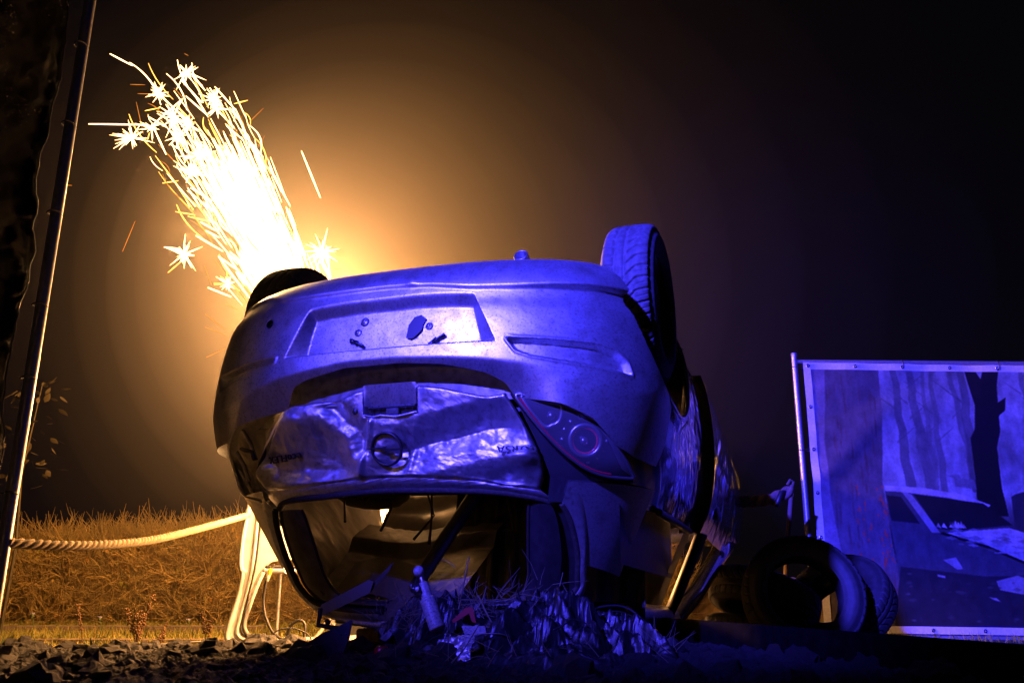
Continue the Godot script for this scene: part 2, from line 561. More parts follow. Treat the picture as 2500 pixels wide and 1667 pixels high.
	M.rope = textured(mat_plain(Color(0.6, 0.5, 0.35), 0.9), noise_tex(29, 0.1, [[0.0, lin(0.34, 0.27, 0.16)], [1.0, lin(0.62, 0.53, 0.36)]], 256), null, noise_tex(30, 0.2, [], 256), 6.0, 0.2)
	M.brown_rope = textured(mat_plain(Color(0.25, 0.16, 0.1), 0.9), noise_tex(31, 0.1, [[0.0, lin(0.16, 0.1, 0.06)], [1.0, lin(0.3, 0.2, 0.13)]], 256), null, fine, 6.0, 0.2)


# ---------------------------------------------------------------- the car's skin

func hermite(tab: Array, x: float) -> float:
	x = clampf(x, tab[0][0], tab[-1][0])
	var i := 0
	while i < tab.size() - 2 and x > tab[i + 1][0]:
		i += 1
	var slope := func(k: int) -> float:
		var a := maxi(k - 1, 0)
		var b := mini(k + 1, tab.size() - 1)
		return (tab[b][1] - tab[a][1]) / (tab[b][0] - tab[a][0])
	var h: float = tab[i + 1][0] - tab[i][0]
	var s: float = (x - tab[i][0]) / h
	return (2 * s ** 3 - 3 * s ** 2 + 1) * tab[i][1] + (s ** 3 - 2 * s ** 2 + s) * h * slope.call(i) + (-2 * s ** 3 + 3 * s ** 2) * tab[i + 1][1] + (s ** 3 - s ** 2) * h * slope.call(i + 1)


func chart() -> void:
	for k in 400:
		var v := -0.05 + 1.35 * k / 399.0
		half_s.append(hermite(HALF_WIDTH, v))
		bump_s.append(hermite(BUMPER_BACK, v))
		body_s.append(hermite(BODY_BACK, v))
	var prev := Vector2.ZERO
	var total := 0.0
	arc_t.append(0.0)
	for k in range(1, 401):
		var th := PI / 2 * k / 400.0
		var p := Vector2(0.86 * pow(sin(th), 2.0 / N), B * (1.0 - pow(maxf(cos(th), 0.0), 2.0 / N)))
		total += p.distance_to(prev)
		prev = p
		arc_t.append(total)
	arc_end = total


func sample(tab: PackedFloat32Array, v: float) -> float:
	var x := clampf((v + 0.05) / 1.35, 0.0, 1.0) * 399.0
	var i := mini(int(x), 398)
	return lerpf(tab[i], tab[i + 1], x - i)


# a point of the car's skin: s metres round the tail from the middle, at height v, off metres outwards
func skin(s: float, v: float, back: PackedFloat32Array, off := 0.0) -> Vector3:
	var q := absf(s)
	var t := 1.0
	var extra := 0.0
	if q >= arc_end:
		extra = q - arc_end
	else:
		var lo := 0
		var hi := 400
		while hi - lo > 1:
			var mid := (lo + hi) >> 1
			if arc_t[mid] > q:
				hi = mid
			else:
				lo = mid
		t = (lo + (q - arc_t[lo]) / maxf(arc_t[hi] - arc_t[lo], 1e-9)) / 400.0
	var a := sample(half_s, v)
	var w0 := sample(back, v)
	var sn := pow(sin(t * PI / 2), 2.0 / N)
	var cn := pow(maxf(cos(t * PI / 2), 0.0), 2.0 / N)
	var g := signf(s) if s != 0.0 else 1.0
	var n := Vector2(pow(sn, N - 1.0) / a, pow(cn, N - 1.0) / B).normalized()
	return Vector3(g * (a * sn + n.x * off), v, -(w0 + B * (1.0 - cn) + extra) + n.y * off)


func along(tab: Array, x: float) -> float:
	if x <= tab[0][0]:
		return tab[0][1]
	for k in tab.size() - 1:
		if x <= tab[k + 1][0]:
			return lerpf(tab[k][1], tab[k + 1][1], (x - tab[k][0]) / maxf(tab[k + 1][0] - tab[k][0], 1e-6))
	return tab[-1][1]


# the same, rounded at the corners of the outline
func along_soft(tab: Array, x: float, r := 0.02) -> float:
	return (along(tab, x - r) + along(tab, x - r * 0.5) + along(tab, x) + along(tab, x + r * 0.5) + along(tab, x + r)) / 5.0


func on_line(tab: Array, f: float) -> Vector2:
	var x := clampf(f, 0.0, 1.0) * (tab.size() - 1)
	var i := mini(int(x), tab.size() - 2)
	var a := Vector2(tab[i][0], tab[i][1])
	var b := Vector2(tab[i + 1][0], tab[i + 1][1])
	var p := Vector2(tab[maxi(i - 1, 0)][0], tab[maxi(i - 1, 0)][1])
	var q := Vector2(tab[mini(i + 2, tab.size() - 1)][0], tab[mini(i + 2, tab.size() - 1)][1])
	return a.cubic_interpolate(b, p, q, x - i)


func to_poly(tab: Array) -> PackedVector2Array:
	var p := PackedVector2Array()
	for q in tab:
		p.append(Vector2(q[0], q[1]))
	return p


# closed outline through the points, rounded, of n points
func smooth_loop(tab: Array, n: int) -> PackedVector2Array:
	var p := PackedVector2Array()
	var m := tab.size()
	for k in n:
		var x := float(k) / n * m
		var i := int(x)
		var g := func(j: int) -> Vector2: return Vector2(tab[(j + m) % m][0], tab[(j + m) % m][1])
		p.append(g.call(i).cubic_interpolate(g.call(i + 1), g.call(i - 1), g.call(i + 2), x - i))
	return p


# signed distance: positive inside
func inside_by(poly: PackedVector2Array, p: Vector2) -> float:
	var best := 1e9
	var odd := false
	var j := poly.size() - 1
	for i in poly.size():
		var a := poly[i]
		var b := poly[j]
		var ab := b - a
		var t := clampf((p - a).dot(ab) / ab.length_squared(), 0.0, 1.0)
		best = minf(best, p.distance_squared_to(a + ab * t))
		if (a.y > p.y) != (b.y > p.y) and p.x < (b.x - a.x) * (p.y - a.y) / (b.y - a.y) + a.x:
			odd = not odd
		j = i
	return sqrt(best) * (1.0 if odd else -1.0)


# a filled outline on the skin, raised by lift.call(0 at the rim .. 1 in the middle)
func skin_patch(loop: PackedVector2Array, back: PackedFloat32Array, rings: int, lift: Callable) -> ArrayMesh:
	var c := Vector2.ZERO
	for p in loop:
		c += p / loop.size()
	return grid(loop.size(), rings, func(a: float, b: float) -> Vector3:
		var p := c.lerp(loop[int(roundf(a * loop.size())) % loop.size()], 1.0 - b * 0.999)
		return skin(p.x, p.y, back, lift.call(b)))


func skin_path(loop: PackedVector2Array, back: PackedFloat32Array, off: float) -> Array:
	var path := []
	for p in loop:
		path.append(skin(p.x, p.y, back, off))
	return path


# ---------------------------------------------------------------- the overturned car

var car: Node3D
var recess_poly: PackedVector2Array
var slot_polys: Array
var pits: Array


func bumper_off(s: float, v: float) -> float:
	var d := 0.004
	var cr := along_soft(CREASE, s, 0.03)
	if v < cr:
		d -= lerpf(0.85, 0.14, smoothstep(0.36, 0.62, absf(s))) * (sqrt((cr - v) * (cr - v) + 0.00004) - 0.006)
	var lip := along_soft(LIP, s, 0.03)
	var far := smoothstep(0.35, 0.8, s)
	d += (0.009 + 0.016 * far) * smoothstep(-0.006, 0.012, v - lip)
	d -= 0.010 * exp(-pow((v - lip + 0.03) / 0.03, 2.0)) * (0.3 + 0.7 * far)
	# number plate recess
	if s > -0.37 and s < 0.41 and v > 0.88 and v < 1.095:
		var f := (v - 0.9) / 0.17
		var xl := lerpf(-0.359, -0.288, clampf(f, 0, 1.1))
		var xr := lerpf(0.393, 0.318, clampf(f, 0, 1.1))
		var vt := 1.084 - 0.012 * pow(absf(s) / 0.3, 3.0)
		var left := clampf((s - xl) / lerpf(0.062, 0.016, clampf(f, 0, 1)), 0, 1)
		var right := clampf((xr - s) / lerpf(0.05, 0.014, clampf(f, 0, 1)), 0, 1)
		var low := smoothstep(0.0, 0.008, v - 0.897)
		var top := smoothstep(0.0, 0.05, vt - v)
		d -= lerpf(0.042, 0.034, clampf(f, 0, 1)) * minf(minf(left, right), minf(low, top))
		if left < 1.0 and left > 0.0 or right < 1.0 and right > 0.0:
			d -= 0.0015 * minf(low, top)
	for k in 2:
		var centre := 0.63 if k == 0 else -0.58
		if absf(s - centre) < 0.24 and v > 0.78 and v < 0.93:
			var q := inside_by(slot_polys[k], Vector2(s, v))
			d += 0.004 * exp(-pow((q + 0.004) / 0.005, 2.0))
			d -= 0.026 * smoothstep(-0.001, 0.007, q)
	var hole := Vector2(s + 0.468, (v - 1.039) * 0.9).length()
	d -= 0.035 * smoothstep(0.0135, 0.0115, hole)
	# knocks and waves from the roll-over
	d += 0.0016 * wob.get_noise_2d(s * 4.0, v * 6.0)
	d += 0.006 * exp(-pow((s - 0.1) / 0.02, 2.0) - pow((v - 1.135) / 0.02, 2.0))
	return d


func gate_off(s: float, v: float) -> float:
	var d := 0.0
	# valley driven in across the right half
	var vv := along_soft(VALLEY, s, 0.05)
	var win := smoothstep(-0.06, 0.05, s) * smoothstep(0.47, 0.38, s)
	d -= 0.052 * win * pow(maxf(0.0, 1.0 - absf(v - vv) / (0.10 if v < vv else 0.085)), 1.25)
	# left half folded in towards its lower edge
	var wl := smoothstep(-0.12, -0.22, s) * smoothstep(-0.62, -0.5, s)
	d -= 0.04 * wl * smoothstep(0.72, 0.57, v + 0.04 * wob.get_noise_2d(s * 6.0, 3.0)) * smoothstep(0.485, 0.55, v)
	d += 0.018 * exp(-pow((s + 0.36) / 0.1, 2.0) - pow((v - 0.7) / 0.035, 2.0))
	# the bright S-shaped dent
	d -= near_line(DENT_S, Vector2(s, v), 0.034) * 0.034
	d += near_line(DENT_FOLD, Vector2(s, v), 0.012) * 0.016
	d += 0.008 * exp(-pow((s - 0.075 - (v - 0.6) * 0.25) / 0.012, 2.0)) * smoothstep(0.72, 0.6, v)
	d += 0.04 * exp(-pow((s - 0.455) / 0.055, 2.0) - pow((v - 0.552) / 0.028, 2.0))
	d -= 0.02 * exp(-pow((s - 0.40) / 0.05, 2.0) - pow((v - 0.49) / 0.02, 2.0))
	d += 0.012 * exp(-pow((s + 0.56) / 0.04, 2.0) - pow((v - 0.545) / 0.03, 2.0))
	for p in pits:
		var q := Vector2(s - p[0], v - p[1])
		if absf(q.x) < 0.04 and absf(q.y) < 0.04:
			d += p[3] * exp(-q.length_squared() / (p[2] * p[2]))
	d += 0.012 * wob.get_noise_2d(s * 4.0 + 40.0, v * 6.0) - 0.007 * absf(wob.get_noise_2d(s * 4.0 + 3.0, v * 6.0 + 4.0)) + 0.0006 * wob.get_noise_2d(s * 14.0, v * 16.0 + 9.0)
	# the handle well, pressed in
	d = lerpf(d, -0.004, smoothstep(0.03, 0.0, maxf(absf(s - 0.01) - 0.10, maxf(0.70 - v, v - 0.80))))
	d -= 0.042 * smoothstep(0.0, 0.012, minf(0.098 - absf(s - 0.01), minf(v - 0.694, 0.796 - v)))
	return d


func near_line(tab: Array, p: Vector2, width: float) -> float:
	var best := 1e9
	for k in tab.size() - 1:
		var a := Vector2(tab[k][0], tab[k][1])
		var b := Vector2(tab[k + 1][0], tab[k + 1][1])
		var c := Geometry2D.get_closest_point_to_segment(p, a, b)
		best = minf(best, c.distance_squared_to(p))
	return exp(-best / (width * width))


func coons(top: Array, bottom: Array, left: Array, right: Array, a: float, b: float) -> Vector2:
	var t := on_line(top, a)
	var o := on_line(bottom, a)
	var l := on_line(left, 1.0 - b)
	var r := on_line(right, 1.0 - b)
	var bl := on_line(bottom, 0.0)
	var br := on_line(bottom, 1.0)
	var tl := on_line(top, 0.0)
	var tr := on_line(top, 1.0)
	return o.lerp(t, b) + l.lerp(r, a) - bl.lerp(br, a).lerp(tl.lerp(tr, a), b)


func in_arch(p: Vector3) -> bool:
	return absf(p.x) > 0.55 and Vector2(-p.z - 0.60, (p.y - 1.115) * 1.0).length() < 0.36


func mirrored(tab: Array) -> Array:
	var r := []
	for p in tab:
		r.append([-p[0], p[1]])
	return r


func strip(parent: Node, called: String, p: Array, q: Array, off_p: float, off_q: float, m: Material, n := 60, rows := 4, bulge := 0.0) -> MeshInstance3D:
	return part(parent, called, grid(n, rows, func(a: float, b: float) -> Vector3:
		var x := on_line(p, a).lerp(on_line(q, a), b)
		return skin(x.x, x.y, body_s, lerpf(off_p, off_q, b) + bulge * sin(b * PI))), m)


func build_car() -> void:
	car = thing("overturned_car", "silver hatchback wreck lying on its roof with a battered tailgate", "car", Vector3(-0.45, 0.182, -2.667))
	car.basis = rot(-1.9, -19, -0.4)
	slot_polys = [to_poly(SLOT_RIGHT), to_poly(SLOT_LEFT)]
	for k in 20:
		var a := rng.randf_range(0.0, 1.0)
		var s := lerpf(0.08, 0.37, a) + rng.randfn(0, 0.03)
		var v := lerpf(0.545, 0.66, a * 0.7 + 0.3 * rng.randf()) + rng.randfn(0, 0.018)
		pits.append([s, v, rng.randf_range(0.009, 0.017), -rng.randf_range(0.0015, 0.0045) if rng.randf() < 0.75 else 0.002])
	for k in 7:
		pits.append([rng.randf_range(-0.5, 0.0), rng.randf_range(0.52, 0.74), rng.randf_range(0.008, 0.018), rng.randf_range(-0.004, 0.002)])

	# bumper
	var bumper := part(car, "rear_bumper", grid(440, 120, func(a: float, b: float) -> Vector3:
		var s := lerpf(-1.12, 1.12, a)
		var v := lerpf(along_soft(LOW, s, 0.012), 1.255, b)
		return skin(s, v, bump_s, bumper_off(s, v)), in_arch), M.paint)
	# plate screws and torn clips in the recess
	var screw := lathe([Vector2(0.0, 0.006), Vector2(0.004, 0.006), Vector2(0.005, 0.003), Vector2(0.012, 0.003), Vector2(0.0135, 0.0)], 20)
	for p in [[-0.081, 1.009], [-0.102, 0.972], [0.16, 0.972]]:
		var o := part(bumper, "screw", screw, M.dull_chrome)
		put_on_skin(o, p[0], p[1], bump_s, bumper_off(p[0], p[1]) + 0.001)
	var hole_ring := part(bumper, "hole_rim", lathe([Vector2(0.010, 0.001), Vector2(0.013, 0.004), Vector2(0.016, 0.001)], 20), M.black_plastic)
	put_on_skin(hole_ring, -0.081, 1.009, bump_s, bumper_off(-0.081, 1.009))
	var tow := part(bumper, "hole_rim", lathe([Vector2(0.0, -0.012), Vector2(0.0125, -0.012), Vector2(0.0125, 0.001), Vector2(0.0145, 0.001)], 24), M.black_gloss)  # black cup paints in the dark inside the tow hole
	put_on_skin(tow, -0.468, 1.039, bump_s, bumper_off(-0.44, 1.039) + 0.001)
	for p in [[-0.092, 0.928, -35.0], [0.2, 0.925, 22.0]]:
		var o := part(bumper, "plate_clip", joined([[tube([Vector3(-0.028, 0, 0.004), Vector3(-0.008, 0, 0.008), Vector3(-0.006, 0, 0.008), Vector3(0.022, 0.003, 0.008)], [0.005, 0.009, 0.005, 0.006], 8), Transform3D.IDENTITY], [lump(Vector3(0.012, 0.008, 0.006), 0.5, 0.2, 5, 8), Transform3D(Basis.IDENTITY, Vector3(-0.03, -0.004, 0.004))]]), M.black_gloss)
		put_on_skin(o, p[0], p[1], bump_s, bumper_off(p[0], p[1]) + 0.002)
		o.rotate_object_local(Vector3(0, 0, 1), deg_to_rad(p[2]))
	var torn := PackedVector2Array([Vector2(-0.035, -0.05), Vector2(-0.03, -0.005), Vector2(-0.012, 0.022), Vector2(0.012, 0.028), Vector2(0.032, 0.012), Vector2(0.022, -0.008), Vector2(0.018, -0.028), Vector2(-0.005, -0.05), Vector2(-0.02, -0.055)])
	var tear := part(bumper, "dark_hole_patch", slab(torn, Vector3.ZERO, Vector3.RIGHT, Vector3.UP, 0.006), M.black_gloss)  # black slab painted in for the dark of a torn hole
	put_on_skin(tear, 0.118, 0.985, bump_s, bumper_off(0.118, 0.985) + 0.003)
	part(bumper, "bumper_backing", grid(60, 6, func(a: float, b: float) -> Vector3:
		var s := lerpf(-0.85, 0.85, a)
		return skin(s, lerpf(0.70, 1.08, b), body_s, -0.05 - 0.03 * sin(b * PI)), in_arch), M.black_plastic)

	# tailgate
	var gate := part(car, "tailgate", grid(230, 110, func(a: float, b: float) -> Vector3:
		var p := coons(GATE_TOP, GATE_BOTTOM, GATE_LEFT, GATE_RIGHT, a, b)
		var e := minf(minf(a, 1.0 - a) / 0.03, minf(b, 1.0 - b) / 0.05)
		var edge := -0.02 * pow(1.0 - clampf(e, 0, 1), 2.0)
		return skin(p.x, p.y, body_s, gate_off(p.x, p.y) * (0.35 + 0.65 * clampf(e * 0.7, 0, 1)) + edge)), M.paint_grimy)
	build_gate_details(gate)
	# dark gap and inner panel above the gate, under the bumper
	part(car, "tailgate_sill", grid(80, 8, func(a: float, b: float) -> Vector3:
		var s := lerpf(-0.46, 0.46, a)
		var v := lerpf(along_soft(GATE_TOP, s, 0.02) - 0.02, 0.88, b)
		return skin(s, v, body_s, -0.018 - 0.028 * sin(b * PI * 0.8) + 0.004 * wob.get_noise_2d(s * 20, v * 20))), M.inner)
	part(car, "inner_rear_wall", grid(40, 12, func(a: float, b: float) -> Vector3:
		return skin(lerpf(-0.72, 0.72, a), lerpf(0.46, 0.9, b), body_s, -0.11)), M.black_plastic)
	# lip under the gate down to the window opening
	part(car, "window_lip", grid(120, 10, func(a: float, b: float) -> Vector3:
		var p := on_line(GATE_BOTTOM, a).lerp(on_line(WINDOW_TOP, a), b)
		return skin(p.x, p.y, body_s, lerpf(-0.012, -0.032, b) + 0.010 * sin(b * PI) + 0.003 * wob.get_noise_2d(p.x * 25, b * 4))), M.paint_grimy)
	part(car, "window_seal", tube(line_path(WINDOW_TOP, -0.03, 70), [0.012], 8), M.seal)

	# pillars and the frame round the open rear window, left as traced and right in mirror image
	for g in [false, true]:
		var po := mirrored(PILLAR_OUTER) if g else PILLAR_OUTER
		var so := mirrored(SEAL_OUTER) if g else SEAL_OUTER
		var si := mirrored(SEAL_INNER) if g else SEAL_INNER
		var op := mirrored(OPENING) if g else OPENING
		strip(car, "rear_pillar", po, so, 0.0, -0.006, M.paint_grimy, 70, 6, 0.012)
		strip(car, "window_channel", so, si, -0.03, -0.03, M.black_plastic, 70, 4, -0.012)
		part(car, "window_seal", tube(line_path(so, -0.012, 60), [0.011], 8), M.seal)
		strip(car, "pillar_flange", si, op, -0.02, -0.05, M.black_plastic if g else M.flange, 70, 6, 0.008)  # right flange painted black to stand for the shade on that side
		part(car, "pillar_flange", tube(line_path(op, -0.05, 60), [0.006], 6), M.black_plastic)
		var q := part(car, "drain_hole", lathe([Vector2(0.0, 0.002), Vector2(0.009, 0.002), Vector2(0.011, 0.0)], 16), M.black_plastic)
		put_on_skin(q, (0.55 if g else -0.55), 0.142, body_s, -0.022)
		# outer face of the pillar back to the side window
		part(car, "pillar_side", grid(30, 40, func(a: float, b: float) -> Vector3:
			var p := on_line(po, b * 0.42)
			var s := lerpf(p.x, (0.98 if g else -0.98) * lerpf(1.0, 0.93, b), a)
			return skin(s, maxf(p.y - 0.03 * a * b, 0.03), body_s, 0.004 * sin(a * PI))), M.paint)

	build_flanks()
	build_taillight()
	build_socket()
	build_wheels()
	build_inside()


func line_path(tab: Array, off: float, n: int) -> Array:
	var path := []
	for k in n + 1:
		var p := on_line(tab, float(k) / n)
		path.append(skin(p.x, p.y, body_s, off))
	return path


# turn a small part so that its y (lathe) or z (slab) axis points out of the skin
func put_on_skin(o: Node3D, s: float, v: float, back: PackedFloat32Array, off: float) -> void:
	var p := skin(s, v, back, off)
	var x := (skin(s + 0.01, v, back, off) - p).normalized()
	var y := (skin(s, v + 0.01, back, off) - p).normalized()
	var n := x.cross(y).normalized()
	y = n.cross(x)
	if o.name.begins_with("screw") or o.name.begins_with("hole_rim") or o.name.begins_with("drain") or o.name.begins_with("emblem") or o.name.begins_with("bulb") or o.name.begins_with("bolt"):
		o.basis = Basis(x, n, -y)
	else:
		o.basis = Basis(x, y, n)
	o.position = p


func lettering(parent: Node, called: String, text: String, s: float, v: float, width: float, height: float, m: Material, tilt := 0.0) -> void:
	var tm := TextMesh.new()
	var f := SystemFont.new()
	f.font_names = PackedStringArray(["Droid Sans"])
	f.font_weight = 700
	tm.font = f
	tm.text = text
	tm.font_size = 32
	tm.pixel_size = 0.001
	tm.depth = 0.004
	tm.curve_step = 2.0
	var o := part(parent, called, tm, m)
	var box_ := tm.get_aabb()
	put_on_skin(o, s, v, body_s, gate_off(s, v) + 0.006)
	o.rotate_object_local(Vector3(0, 0, 1), PI + tilt)   # the car is upside down
	o.scale = Vector3(width / box_.size.x, height / box_.size.y, 1.0)


func build_gate_details(gate: Node) -> void:
	# ring and lightning bolt
	var em := part(gate, "emblem", lathe([Vector2(0.049, 0.0), Vector2(0.049, 0.008), Vector2(0.053, 0.012), Vector2(0.058, 0.008), Vector2(0.058, 0.0), Vector2(0.049, 0.0)], 48), M.black_plastic)
	put_on_skin(em, -0.008, 0.592, body_s, gate_off(-0.008, 0.592) + 0.016)
	var bolt := PackedVector2Array([Vector2(-0.075, -0.002), Vector2(0.004, 0.010), Vector2(-0.004, 0.002), Vector2(0.076, 0.004), Vector2(-0.006, -0.011), Vector2(0.004, -0.002)])
	var bo := part(em, "lightning_bar", slab(bolt, Vector3(0, 0.008, 0), Vector3.RIGHT, Vector3(0, 0, -1), 0.008), M.black_plastic)
	bo.rotation.y = deg_to_rad(-4)
	lettering(gate, "badge_lettering", "ecoFLEX", -0.452, 0.588, 0.155, 0.024, M.black_plastic, deg_to_rad(2))
	lettering(gate, "badge_lettering", "CORSA", 0.438, 0.574, 0.125, 0.021, M.dull_chrome, deg_to_rad(0))
	# hood over the handle, with the torn dark slot under it
	var hood := part(gate, "handle_hood", grid(40, 20, func(a: float, b: float) -> Vector3:
		var s := lerpf(-0.084, 0.104, a)
		var v := lerpf(0.728, 0.796, b)
		var e := minf(minf(a, 1.0 - a) / 0.1, 1.0)
		return skin(s, v, body_s, lerpf(-0.026, 0.004, b) * lerpf(0.3, 1.0, smoothstep(0, 1, e)))), M.paint)
	part(hood, "handle_slot", grid(20, 10, func(a: float, b: float) -> Vector3:
		return skin(lerpf(-0.084, 0.104, a), lerpf(0.692, 0.73, b), body_s, -0.03)), M.black_plastic)
	for s in [-0.06, -0.035, 0.06, 0.085]:
		part(hood, "slot_rib", tube([skin(s, 0.696, body_s, -0.018), skin(s, 0.73, body_s, -0.016)], [0.002], 6), M.black_plastic)
	part(hood, "slot_bar", tube([skin(-0.075, 0.724, body_s, -0.016), skin(0.095, 0.724, body_s, -0.016)], [0.004], 6), M.black_plastic)
	part(hood, "slot_block", box(Vector3(0.045, 0.022, 0.016), 0.002, skin(0.012, 0.71, body_s, -0.02)), M.rubber)
	part(hood, "slot_edge", tube([skin(-0.086, 0.70, body_s, -0.004), skin(-0.05, 0.691, body_s, 0.0), skin(-0.02, 0.694, body_s, 0.004), skin(0.03, 0.688, body_s, 0.0), skin(0.07, 0.693, body_s, 0.003), skin(0.105, 0.7, body_s, -0.004)], [0.004], 6), M.paint)
	part(gate, "torn_hole", lump(Vector3(0.010, 0.012, 0.004), 0.4, 0.2, 9, 10), M.black_plastic).position = skin(-0.118, 0.716, body_s, gate_off(-0.118, 0.716) + 0.002)


func build_flanks() -> void:
	var send := arc_end + 0.72
	for g in [1.0, -1.0]:
		var start: Array = GATE_RIGHT if g > 0 else SOCKET_EDGE
		part(car, "quarter_panel", grid(170, 70, func(a: float, b: float) -> Vector3:
			var v := lerpf(0.425, 1.15, b)
			var s0 := 0.53
			if g > 0:
				s0 = lerpf(0.535, 0.41, clampf((v - 0.5) / 0.25, 0, 1)) + 0.012
			else:
				s0 = lerpf(0.80, 0.86, clampf((v - 0.45) / 0.1, 0, 1))
			var s := lerpf(s0, send, a)
			var w := maxf(0.0, s - 0.9)
			var dent := 0.009 * wob.get_noise_2d(w * 3.5 + 20.0, v * 4.0) * smoothstep(0.05, 0.3, w) + 0.0006 * wob.get_noise_2d(w * 9.0, v * 8.0) * smoothstep(0.05, 0.3, w)
			var r := Vector2(w + 0.32 - 0.6, v - 1.115).length()
			dent += 0.014 * exp(-pow((r - 0.375) / 0.02, 2.0)) * smoothstep(0.0, 0.2, w)
			return skin(g * s, v, body_s, dent - 0.006), func(p: Vector3) -> bool:
				return in_arch(p) or (-p.z < 0.30 and p.y > 0.75)), M.paint_gloss)
		# rolled edge of the wheel arch and the black liner behind it
		var lip := []
		for k in 41:
			var t := lerpf(-0.15, PI + 0.25, k / 40.0)
			var w := 0.60 - 0.362 * cos(t)
			var v := 1.115 - 0.362 * sin(t)
			lip.append(Vector3(g * (sample(half_s, v) * pow(maxf(0.0, 1.0 - pow(maxf(0.0, 1.0 - (w - 0.07) / B), N)), 1.0 / N) + 0.004), v, -w))
		part(car, "arch_lip", tube(lip, [0.011], 8), M.paint_gloss)
		part(car, "arch_liner", grid(40, 6, func(a: float, b: float) -> Vector3:
			var t := lerpf(0.3, PI, a)
			return Vector3(g * lerpf(0.5, lerpf(0.74, 0.85, smoothstep(0.35, 0.6, a)), b), 1.115 - 0.37 * sin(t), -0.60 + 0.37 * cos(t))), M.black_plastic)
		part(car, "arch_wall", grid(20, 12, func(a: float, b: float) -> Vector3:
			return Vector3(g * 0.5, lerpf(0.70, 1.2, b), -lerpf(0.24, 1.0, a))), M.black_plastic)
		# sill from the arch to the front
		part(car, "sill", grid(60, 10, func(a: float, b: float) -> Vector3:
			var w := lerpf(0.95, 2.75, a)
			return Vector3(g * (0.835 - 0.13 * b), 1.10 + 0.13 * sin(b * PI * 0.5), -w)), M.paint_gloss)
		# front wing and bonnet side, far end of the wreck
		part(car, "front_wing", grid(70, 40, func(a: float, b: float) -> Vector3:
			var w := lerpf(2.74, 3.88, a)
			var v := lerpf(0.5 + 0.06 * a, 1.14, b)
			var nose := pow(clampf((w - 3.3) / 0.6, 0, 1), 2.2) * 0.42
			return Vector3(g * (sample(half_s, v) - nose + 0.008 * wob.get_noise_2d(w * 4, v * 6)), v, -w), func(p: Vector3) -> bool:
				return Vector2(-p.z - 3.15, p.y - 1.2).length() < 0.36), M.paint_gloss)
		# pillar between door and side window, roof rail
		part(car, "centre_pillar", grid(4, 16, func(a: float, b: float) -> Vector3:
			var v := lerpf(0.03, 0.46, b)
			return Vector3(g * (sample(half_s, v) - 0.01), v, -lerpf(1.30, 1.46, a) - 0.04 * (1 - b))), M.black_plastic)
		part(car, "windscreen_pillar", tube([Vector3(g * 0.60, 0.06, -1.95), Vector3(g * 0.68, 0.2, -2.3), Vector3(g * 0.76, 0.42, -2.75), Vector3(g * 0.78, 0.5, -2.95)], [0.05, 0.045, 0.05, 0.06], 10), M.paint_gloss)
		part(car, "roof_rail", tube([Vector3(g * 0.56, 0.085, -0.95), Vector3(g * 0.60, 0.085, -1.1), Vector3(g * 0.64, 0.08, -1.5), Vector3(g * 0.60, 0.075, -2.0)], [0.045, 0.05, 0.05, 0.05], 10), M.paint)
		part(car, "window_strip", tube([Vector3(g * 0.79, 0.425, -0.62), Vector3(g * 0.79, 0.43, -1.0), Vector3(g * 0.79, 0.43, -1.38)], [0.014], 8), M.black_plastic)
	# right door, sprung a little outwards at its rear edge
	var door := part(car, "door", grid(90, 50, func(a: float, b: float) -> Vector3:
		var w := lerpf(1.45, 2.73, a)
		var v := lerpf(0.43, 1.13, b)
		var out := 0.038 * (1.0 - a) + 0.008 * wob.get_noise_2d(w * 2.0 + 7.0, v * 2.5) * smoothstep(0.0, 0.2, a) - 0.02 * exp(-pow((v - 0.83) / 0.05, 2.0) - pow((w - 2.0) / 0.5, 2.0))
		out += 0.012 * exp(-pow((v - 0.74) / 0.03, 2.0))
		return Vector3(sample(half_s, v) + out, v, -w)), M.paint_gloss)
	part(door, "door_edge", grid(6, 50, func(a: float, b: float) -> Vector3:
		var v := lerpf(0.43, 1.13, b)
		return Vector3(sample(half_s, v) + lerpf(-0.06, 0.036, a), v, -1.449)), M.black_plastic)
	part(door, "handle_hole", lump(Vector3(0.012, 0.035, 0.09), 0.4, 0.15, 4, 12), M.black_plastic).position = Vector3(sample(half_s, 0.56) + 0.03, 0.545, -1.75)
	part(door, "window_frame", tube([Vector3(0.83, 0.43, -1.47), Vector3(0.70, 0.16, -1.52), Vector3(0.645, 0.085, -1.62), Vector3(0.62, 0.075, -2.0), Vector3(0.70, 0.22, -2.4), Vector3(0.78, 0.43, -2.72)], [0.028, 0.026, 0.024, 0.022, 0.022, 0.024], 8), M.black_plastic)
	var cap := part(car, "filler_cap", lathe([Vector2(0.0, 0.006), Vector2(0.018, 0.006), Vector2(0.02, 0.0)], 16, Vector3(0, 0, -PI / 2)), M.dull_chrome)
	cap.position = Vector3(0.852, 1.035, -1.52)
	# roof, underside, bonnet
	part(car, "roof", grid(40, 30, func(a: float, b: float) -> Vector3:
		var x := lerpf(-1.0, 1.0, a)
		var w := lerpf(0.47, 2.05, b)
		var round_ := pow(maxf(0.06, 1.0 - pow(clampf(1.0 - (w - 0.44) / B, 0, 1), N)), 1.0 / N)
		return Vector3(x * 0.6 * round_, 0.012 + 0.075 * pow(absf(x), 2.5) + 0.05 * pow(clampf((w - 1.5) / 0.55, 0, 1), 2.0) + 0.012 * wob.get_noise_2d(x * 5, w * 5), -w)), M.paint)
